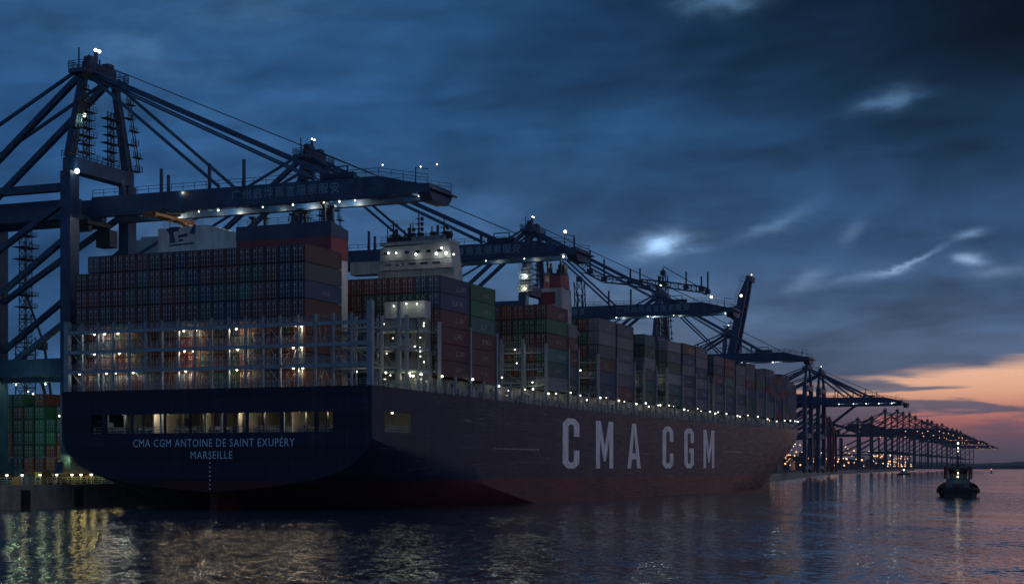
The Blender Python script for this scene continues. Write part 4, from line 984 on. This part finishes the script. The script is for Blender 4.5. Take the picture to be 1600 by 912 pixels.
def small_crane(px, py, label, up):
    root = thing('gantry_crane', label, 'crane', (0, 0, Q)); Y = 1130.0; X = (px - 800) / FPX * Y
    hgt = (HZ - py) * Y / FPX; m = MB()
    for x in (-6, 6):
        for y in (0, 16): m.bar((x, y, 0), (x * .7, y * .8, hgt * .78), 1.5)
        m.bar((x, 0, hgt * .4), (x, 16, hgt * .4), 1.3); m.bar((x * .7, 0, hgt * .75), (0, 4, hgt + 3), 1.2); m.bar((x, 15, hgt * .72), (0, 4, hgt + 2), .9)
    m.build('portal_frame', M['red_crane'], root)
    m = MB(); pts = [(0, 8, hgt * .98), (0, -8, hgt * .86), (0, -20, hgt * .72), (0, -32, hgt * .76)] if not up else [(0, 6, hgt * .7), (0, -20, hgt * 1.2)]
    for a, b in zip(pts, pts[1:]): m.bar(a, b, 1.4, 1.8)
    m.build('boom', M['far_crane'], root)
    root.location = (*from_cam(X, Y), Q)
small_crane(1304, 650, "small reddish crane with a drooping jib right of the twin blue cranes", False)
small_crane(1296, 642, "small reddish crane with its jib up beside the twin blue cranes", True)
# pale lattice cranes standing beyond the third crane
def lattice(m, p, q, w, n, t=.18):
    p = Vector(p); q = Vector(q); d = (q - p); up_ = Vector((0, 0, 1)) if abs(d.normalized().z) < .9 else Vector((1, 0, 0))
    a = d.cross(up_).normalized() * w / 2; b = a.cross(d).normalized() * w / 2; cs = [a + b, a - b, -a - b, -a + b]
    for c in cs: m.bar(p + c, q + c, t)
    for k in range(n):
        o1, o2 = p.lerp(q, k / n), p.lerp(q, (k + 1) / n)
        for j in range(4): m.bar(o1 + cs[j], o2 + cs[(j + 1) % 4], t * .7); m.bar(o1 + cs[j], o1 + cs[(j + 1) % 4], t * .7)
def pixel(px, py, Y):
    X = (px - 800) / FPX * Y; return (*from_cam(X, Y), zat(py, Y))
def jib_crane(label, foot_px, Y, mast_top, jib):
    root = thing('lattice_crane', label, 'crane', (*pixel(foot_px, 727, Y)[:2], Q), 0, "lattice jib cranes behind the berth"); o0 = Vector(root.location)
    m = MB(); tp = Vector(pixel(*mast_top, Y)) - o0; lattice(m, (0, 0, 0), tp, 3.4, 14, .34); m.box(tp.x - 1, tp.x + 1, tp.y - 1, tp.y + 1, tp.z, tp.z + 2); m.build('tower', M['far_crane'], root)
    m = MB(); pts = [Vector(pixel(a, b, Y)) - o0 for a, b in jib]
    for a, b in zip(pts, pts[1:]): lattice(m, a, b, 2.6, max(3, int((b - a).length / 4)), .28)
    m.bar(tp + Vector((0, 0, 4)), pts[-1], .3); m.build('jib', M['far_crane'], root)
    m = MB()
    for p in pts: m.tube(p, p + Vector((0, 0, random.uniform(4, 9))), .4, 5); m.box(p.x - 1, p.x + 1, p.y - 1, p.y + 1, p.z - .8, p.z + 1)
    m.build('sheave_head', M['far_crane'], root)
jib_crane("pale lattice jib crane right of the second funnel, long arm sagging rightward", 917, 640, (905, 440), [(897, 403), (922, 424), (944, 436), (985, 440), (1030, 452)])
jib_crane("pale lattice jib crane above the third crane's boom, arm ending in a hook", 1043, 700, (1036, 430), [(1000, 441), (1036, 444), (1072, 449), (1096, 452), (1106, 456)])
# floodlight / lattice tower standing in the yard at far left
def yard_tower():
    root = thing('lattice_tower', "dark lattice tower rising in the yard behind the leftmost crane leg", 'tower'); Y = 420; p = pixel(40, 735, Y); root.location = (p[0], p[1], Q)
    h = zat(345, Y) - Q; m = MB(); lattice(m, (0, 0, 0), (0, 0, h * .55), 3.6, 14, .22); lattice(m, (0, 0, h * .55), (0, 0, h), 2.3, 16, .18)
    m.build('mast', M['dark'], root)
    m = MB()
    for k in range(16):
        z = h * (.25 + k * .046); w = random.uniform(1.4, 3.2); m.box(-w, w, -w * .6, w * .6, z, z + .16); m.rail([(-w, -w * .6, z), (w, -w * .6, z)], 1.1, 1.2, .1)
    m.build('platform', M['dark'], root)
    m = MB(); sgn = 1
    e = Vector(from_cam(0, 0)); r_ = Vector((S_, -C_, 0))
    m.bar(Vector((0, 0, h * .72)), r_ * 5 + Vector((0, 0, h * .52)), .5); m.bar(r_ * 5 + Vector((0, 0, h * .52)), r_ * 7 + Vector((0, 0, h * .3)), .5); m.bar(r_ * 3 + Vector((0, 0, h * .45)), r_ * 9 + Vector((0, 0, h * .12)), .6)
    m.box(r_.x * 4.5 - 1, r_.x * 4.5 + 1, r_.y * 4.5 - 1, r_.y * 4.5 + 1, h * .5, h * .53)
    m.build('service_arm', M['dark'], root)
    for k in range(7): bulb((random.uniform(-2, 2), -1.6, h * random.uniform(.05, .6)), root, True, .8)
yard_tower()
# empty spreader hanging below the nearest boom
def spreader():
    u, v = 17, at_u(264, 17)[0]; Y = at_u(264, 17)[1]; z = zat(341, Y)
    root = thing('container_spreader', "dark orange container spreader hanging on cables below the nearest boom", 'spreader', (u, v, z))
    m = MB(); m.box(-6, 6, -1.2, -.9, -.3, .2); m.box(-6, 6, .9, 1.2, -.3, .2)
    for x in (-6, -3, 0, 3, 6): m.box(x - .15, x + .15, -.89, .89, -.28, .15)
    for x in (-6, 5.7): m.box(x, x + .3, -1.35, 1.35, -.7, .35)
    m.build('frame', mat('spreader_orange', (.30, .10, .012), .5), root)
    m = MB(); m.box(-2.2, 2.2, -1.0, 1.0, .5, 1.3); m.build('head_block', M['dark'], root)
    m = MB()
    for x in (-1.8, 1.8):
        for y in (-.8, .8): m.bar((x, y, 1.3), (x, y, 52.0 - z + .2), .06)
    m.build('cable', M['rope'], root)
    light((-2, -4, 4), 60, (1, .7, .35), root)
spreader()

# ------------------------------------------------------------------ the berth at far left: yard stacks, lamps, machines
yv1 = at_u(-40, 44)[0]; yv0 = at_u(104, 44)[0]; kcol = 0; v = yv0
yc = ['green', 'dark green', 'rust red', 'teal', 'green', 'orange', 'dark green', 'teal']
while v < yv1:
    nt = [6, 5, 7, 6, 7, 7][kcol % 6]
    for t_ in range(nt):
        col = random.choice(yc) if kcol > 2 else ['green', 'rust red', 'orange', 'rust red', 'green', 'teal', 'green'][(t_ + kcol) % 7]
        container(44, v, Q + .05 + t_ * 2.62, col, f"{col} container, {'ground tier' if t_ == 0 else ORD[t_] + ' tier up'}, {ORD[kcol]} column left of the ship, quay yard stack", "containers stacked in the quay yard", H=2.59)
    v += 2.75; kcol += 1
def added_lamp_mast(px, Y, h, watts, color, label):  # added mast, there for the light it throws over the yard
    p = pixel(px, 735, Y); root = thing('added_lamp_mast', label, 'lamp', (p[0], p[1], Q), 0, "lamp masts added to light the quay yard")
    m = MB(); m.tube((0, 0, 0), (0, 0, h), .28, 8, .14); m.box(-1.4, 1.4, -.3, .3, h, h + .25); m.build('pole', M['zinc'], root)
    m = MB()
    for x in (-1.1, 0, 1.1): m.box(x - .35, x + .35, -.5, .3, h - .35, h - .02)
    m.build('lamp_head', M['window'], root); light((0, -.6, h - .8), watts, color, root, .5, 150, (.70, .68, .02))
added_lamp_mast(-40, 268, 12, 8000, (.55, 1, .55), "tall lamp mast at the left edge beside the crane's land leg")
added_lamp_mast(101, 296, 13, 3200, (.72, 1, .55), "tall lamp mast on the quay close behind the ship's port quarter")
def quay_machine():
    v, Y = 68.0, 0; u = at_v(104, 68)[0]
    root = thing('terminal_tractor', "yellow lit terminal machine parked on the quay under the ship's stern", 'tractor', (u, 68, Q))
    m = MB(); m.box(-1.4, 6.5, -1.4, 1.4, .8, 1.5); m.box(3.4, 6.2, -1.2, 1.2, 1.5, 2.4); m.build('chassis', M['yellow'], root)
    m = MB(); m.prism([(-1.3, 1.5), (1.8, 1.5), (1.5, 4.4), (-.7, 4.4)], -1.35, 1.35); m.build('cab', M['yellow'], root)
    m = MB(); m.box(-.9, 1.3, -1.4, -1.36, 2.7, 4.0); m.box(-1.05, -.95, -1.1, 1.1, 2.7, 3.9); m.build('window', M['glass'], root)
    for x in (-.4, 4.0, 5.6):
        for y in (-1.3, 1.3):
            m = MB(); m.tube((x, y - .25, .62), (x, y + .25, .62), .62, 12); m.build('wheel', M['rubber'], root)
    bulb((-1.2, -1.2, 4.8), root, False, .8, 120, (1, .72, .18), (-.8, -1.6, 1.2)); bulb((7, -1.6, 3.4), root, False, .8, 160, (1, .72, .16), (0, -1, .6)); bulb((10, -2.2, 2.8), root, False, .6, 80, (1, .68, .15), (0, -1, .6))
quay_machine()
light((at_v(104, 68)[0] - 4, 64.6, Q + 5), 1100, (1, .74, .16), None, .3, 100, (.45, .75, -.5))  # extra spot with no fitting, added to brighten the yellow machine
for k, px in enumerate((22, 40, 66, 78, 92)):       # odds and ends standing on the apron
    u = at_v(px, 69 + k)[0]
    root = thing('equipment_box', f"{'grey' if k % 2 else 'yellow'} equipment cabinet on the quay apron, {ORD[k]} from the left of the picture", 'cabinet', (u, 69 + k, Q))
    m = MB(); m.box(-1.1, 1.1, -.7, .7, .15, 1.5 + .35 * (k % 3)); m.box(-1.2, 1.2, -.8, .8, 1.5 + .35 * (k % 3), 1.62 + .35 * (k % 3)); m.build('cabinet', M['yellow'] if k % 2 == 0 else M['bridge'], root)
    m = MB(); m.box(-1.13, -1.1, -.55, .55, .3, 1.3); m.build('door', M['dark'], root)
    m = MB(); m.box(-1.0, -.7, -.6, .6, 0, .15); m.box(.7, 1.0, -.6, .6, 0, .15); m.build('skid', M['dark'], root)
mb = MB(); a = at_v(0, 63.2)[0]; mb.rail([(a - 80, 63.4, Q + .25), (a + 90, 63.4, Q + .25)], 1.2, 1.8, .09); o = mb.build('quay_railing', M['bridge'])
tag(o, "pale guard railing along the quay edge beside the ship's stern", "railing")
for k, px in enumerate((18, 60, 85)):
    u = at_v(px, 64.5)[0]; root = thing('bollard', "yellow mooring bollard on the quay edge, " + ['leftmost of three', 'middle one of three', 'nearest the ship of three'][k], 'bollard', (u, 64.4, Q), 0, "mooring bollards on the quay")
    m = MB(); m.tube((0, 0, 0), (0, 0, .7), .32, 10, .28); m.tube((0, 0, .7), (0, 0, .95), .5, 10, .42); m.build('post', M['yellow'], root)
for px, w, c_ in ((6, 110, (.8, 1, .6)), (30, 130, (1, .9, .5)), (58, 110, (.8, 1, .6)), (84, 160, (1, .85, .4)), (108, 330, (1, .78, .25)), (122, 420, (1, .78, .25)), (138, 420, (1, .8, .3)), (155, 260, (1, .82, .34)), (180, 90, (1, .85, .45)), (215, 120, (1, .88, .5))):
    u = at_v(px, 63.6)[0]; root = thing('bulkhead_lamp', "small warm lamp on a short post at the quay edge under the stern", 'lamp', (u, 63.0, Q + .25), 0, "small lamps along the quay edge")
    m = MB(); m.tube((0, 0, 0), (0, 0, 1.5), .07, 6); m.build('post', M['zinc'], root)
    m = MB(); m.box(-.22, .22, -.12, .12, 1.5, 1.75); m.build('lamp_head', M['window'], root)
    light((0, -.5, 1.5), w * .15, c_, root, .3)

# ------------------------------------------------------------------ far terminal: yard mass and its lights
mb = MB()
for _ in range(420):
    t_ = random.random() ** 1.5; i = random.randrange(1, len(far) - 1); a, b = Vector(far[i]), Vector(far[i + 1]); p = a.lerp(b, random.random())
    d = (b - a).normalized(); n_ = Vector((-d.y, d.x)); p = p + n_ * random.uniform(45, 330)
    w, l, h = random.uniform(6, 14), random.uniform(12, 40), random.choice((5, 8, 10, 13, 16, 18, 21)); dx, dy = d * l / 2, n_ * w / 2
    c = [(p - dx - dy), (p + dx - dy), (p + dx + dy), (p - dx + dy)]
    mb.hexa([(q.x, q.y, Q) for q in c] + [(q.x, q.y, Q + h) for q in c], random.randrange(3))
tag(mb.build('container_yard', [M['dark'], M['rust'], M['far_crane']], fix=False), "dark mass of container stacks along the far quay under the distant cranes", "containers", kind='stuff')
for k in range(16):                          # warm spots added with no fittings, to light the far stacks
    i = (0, 0, 1, 1, 1, 2, 2, 3)[k % 8]; a, b = Vector(far[i]), Vector(far[i + 1]); d = (b - a).normalized(); n_ = Vector((-d.y, d.x)); p = a.lerp(b, random.random()) + n_ * random.uniform(12, 40)
    light((p.x, p.y, Q + random.uniform(9, 16)), random.uniform(4000, 9000) * (1 + i * .5), (1, .46, .20) if k % 3 else (1, .72, .45), None, .6, 150, (n_.x, n_.y, -.25))
pm = MB(); pm.tube((0, 0, -12), (0, 0, 0), .25, 5); pm.ball((0, 0, .4), 1.0, 1, 6, 4)
lo = pm.mesh('street_lamp', [M['dark'], M['lamp_orange']]); lw = pm.mesh('street_lamp', [M['dark'], M['lamp_pale']])
for k in range(280):
    i = min(len(far) - 2, int(random.random() ** 1.25 * (len(far) - 1))); a, b = Vector(far[i]), Vector(far[i + 1]); d = (b - a).normalized(); n_ = Vector((-d.y, d.x))
    p = a.lerp(b, random.random()) + n_ * random.uniform(-1, 40)
    orange = random.random() < .72; o = link('street_lamp', lo if orange else lw)
    Y = (p.x - CU) * C_ + (p.y - CV) * S_; s = min(1.5, Y / 1500.0) * random.uniform(.4, 1.0)
    h = random.choice((5, 8, 11, 14, 18, 22, 30, 38) if i < 2 else (5, 9, 13, 20, 26)); o.location = (p.x, p.y, Q + h); o.scale = (s, s, (h / 12.0) if False else s)
    tag(o, "tiny orange lamp glowing among the dark stacks on the far quay" if orange else "tiny white lamp glowing among the dark stacks on the far quay", "lamp", "orange lamps on the far quay" if orange else "white lamps on the far quay")

# ------------------------------------------------------------------ boats
def tug():
    Y = 377.0; X = (1497 - 800) / FPX * Y; x, y = from_cam(X, Y)
    root = thing('tugboat', "dark tugboat with one bright lamp, seen end-on in the open water", 'tugboat', (x, y, 0), TH - math.atan((1497 - 800) / FPX)); root.scale = (.93, .93, .95)
    st = [(-13, 3.6, 2.4), (-10, 4.7, 2.3), (-4, 5.0, 2.2), (4, 5.0, 2.6), (9, 3.9, 3.3), (12.5, 1.9, 4.0), (14, .2, 4.3)]
    m = MB(); ring = [[(a, -b, z), (a, -b * .97, .9), (a, -b * .8, -1.2), (a, b * .8, -1.2), (a, b * .97, .9), (a, b, z)] for a, b, z in st]
    for r1, r2 in zip(ring, ring[1:]):
        for k in range(5): m.face([r1[k], r2[k], r2[k + 1], r1[k + 1]])
        m.face([(r1[0][0], r1[0][1] + .3, r1[0][2] - .7), (r2[0][0], r2[0][1] + .1, r2[0][2] - .7), (r2[5][0], r2[5][1] - .1, r2[5][2] - .7), (r1[5][0], r1[5][1] - .3, r1[5][2] - .7)])
    m.face(ring[0]); m.build('hull', M['tug_hull'], root)
    m = MB()
    for k in range(-4, 5): m.tube((-13.3, k * .95 - .3, 1.5), (-12.8, k * .95 - .3, 1.5), .55, 10)
    for s in (-1, 1):
        for k in range(6): m.tube((-10 + k * 3.4, s * 4.85, 1.5), (-10 + k * 3.4, s * 5.25, 1.5), .55, 10)
    m.build('tyre_fender', M['rubber'], root)
    m = MB(); m.box(-5, 6, -2.9, 2.9, 1.6, 4.4); m.box(-5.3, 6.3, -3.2, 3.2, 4.4, 4.55); m.build('deckhouse', M['tug_white'], root)
    m = MB(); m.hexa([(-2, -2.2, 4.55), (4.4, -2.2, 4.55), (4.4, 2.2, 4.55), (-2, 2.2, 4.55), (-2.5, -2.5, 7.0), (4.9, -2.5, 7.0), (4.9, 2.5, 7.0), (-2.5, 2.5, 7.0)]); m.box(-2.8, 5.2, -2.8, 2.8, 7.0, 7.2); wh = m.build('wheelhouse', M['dark'], root)
    for k in range(4):
        m = MB(); yy = -1.95 + k * 1.05; m.hexa([(-2.3, yy, 5.6), (-2.2, yy, 5.6), (-2.2, yy + .8, 5.6), (-2.3, yy + .8, 5.6), (-2.52, yy, 6.8), (-2.42, yy, 6.8), (-2.42, yy + .8, 6.8), (-2.52, yy + .8, 6.8)]); m.build('window', M['glass'], wh)
    for s in (-1, 1):
        m = MB(); m.tube((-3.5, s * 3.0, 4.5), (-3.8, s * 3.0, 7.6), .55, 10, .5); m.box(-4.2, -3.2, s * 3.0 - .55, s * 3.0 + .55, 6.6, 7.1); m.build('funnel', M['tug_red'], root)
    m = MB(); m.tube((0, 0, 7.2), (0, 0, 13.4), .22, 6, .09)
    for z, w in ((8.6, 1.3), (9.8, 1.0), (11, .8)): m.box(-.1, .1, -w, w, z, z + .12)
    m.box(-.5, .5, -1.6, 1.6, 7.9, 8.1); m.rail([(-2.5, -2.5, 7.2), (-2.5, 2.5, 7.2)], .9, 1, .05); mast_ = m.build('mast', M['dark'], root)
    m = MB(); m.box(-8.5, -6.5, -1.3, 1.3, 1.6, 2.9); m.tube((-7.5, -1.4, 2.8), (-7.5, 1.4, 2.8), .7, 10); m.build('towing_winch', M['dark'], root)
    m = MB(); m.tube((-6, -3.6, 3.0), (-6, -3.0, 3.0), .4, 12); m.tube((-6, 3.0, 3.0), (-6, 3.6, 3.0), .4, 12); m.build('lifebuoy', M['tug_red'], root)
    m = MB(); m.rail([(-5.2, -3.1, 4.55), (-5.2, 3.1, 4.55)], 1, 1, .05); m.build('railing', M['zinc'], root)
    bulb((-5.6, .1, 5.0), root, False, .9, 14, (1, .75, .4), (-.8, 0, .3)); bulb((-5.4, .0, 5.9), root, False, .8)
    bulb((-.2, 0, 13.4), mast_, False, 1.1); bulb((-.2, 0, 12.2), mast_, False, .8); bulb((-.2, 0, 11.4), mast_, False, .6)
tug()
def launch():
    Y = 1380.0; X = (1413 - 800) / FPX * Y; x, y = from_cam(X, Y)
    root = thing('motor_launch', "tiny dark launch with a white light near the far quay", 'boat', (x, y, 0), TH - R(70))
    m = MB(); st = [(-6, 2, 1.6), (0, 2.2, 1.7), (4, 1.5, 2.1), (7, .1, 2.6)]; ring = [[(a, -b, z), (a, -b * .8, -.5), (a, b * .8, -.5), (a, b, z)] for a, b, z in st]
    for r1, r2 in zip(ring, ring[1:]):
        for k in range(3): m.face([r1[k], r2[k], r2[k + 1], r1[k + 1]])
        m.face([r1[0], r2[0], r2[3], r1[3]])
    m.face(ring[0]); m.build('hull', M['tug_hull'], root)
    m = MB(); m.prism([(-3, 1.6), (2.2, 1.6), (1.4, 4.0), (-2.6, 4.0)], -1.5, 1.5); m.tube((-.5, 0, 4), (-.5, 0, 6.5), .12, 5); m.build('cabin', M['tug_white'], root)
    bulb((-.5, 0, 4.6), root, False, 3.0)
launch()
def buoy():
    Y = 1750.0; X = (1549 - 800) / FPX * Y; x, y = from_cam(X, Y)
    root = thing('navigation_buoy', "small red buoy floating far out in the channel", 'buoy', (x, y, 0))
    m = MB(); m.tube((0, 0, -.6), (0, 0, .9), 1.5, 12, 1.3); m.build('float', M['tug_red'], root)
    m = MB(); m.tube((0, 0, .9), (0, 0, 4.5), .8, 8, .25); m.build('tower', M['tug_red'], root)
    m = MB(); m.ball((0, 0, 4.8), .6); m.build('lamp', M['lamp_red'], root)
buoy()
print("containers", NC[0], "objects", len(bpy.data.objects), "lights", len(bpy.data.lights))

# ------------------------------------------------------------------ evening haze over the harbour
mb = MB(); mb.box(-1160, 9400, -7600, 5600, -4, 200)
hm = bpy.data.materials.new('harbour_haze'); hm.use_nodes = True; hm.node_tree.nodes.clear()
pv = hm.node_tree.nodes.new('ShaderNodeVolumePrincipled'); ho = hm.node_tree.nodes.new('ShaderNodeOutputMaterial')
pv.inputs['Color'].default_value = (.82, .88, 1, 1); pv.inputs['Density'].default_value = 0.00005; pv.inputs['Anisotropy'].default_value = 0.2
hm.node_tree.links.new(pv.outputs[0], ho.inputs['Volume'])
tag(mb.build('haze', hm), "thin evening haze over the harbour", "haze", kind='stuff')
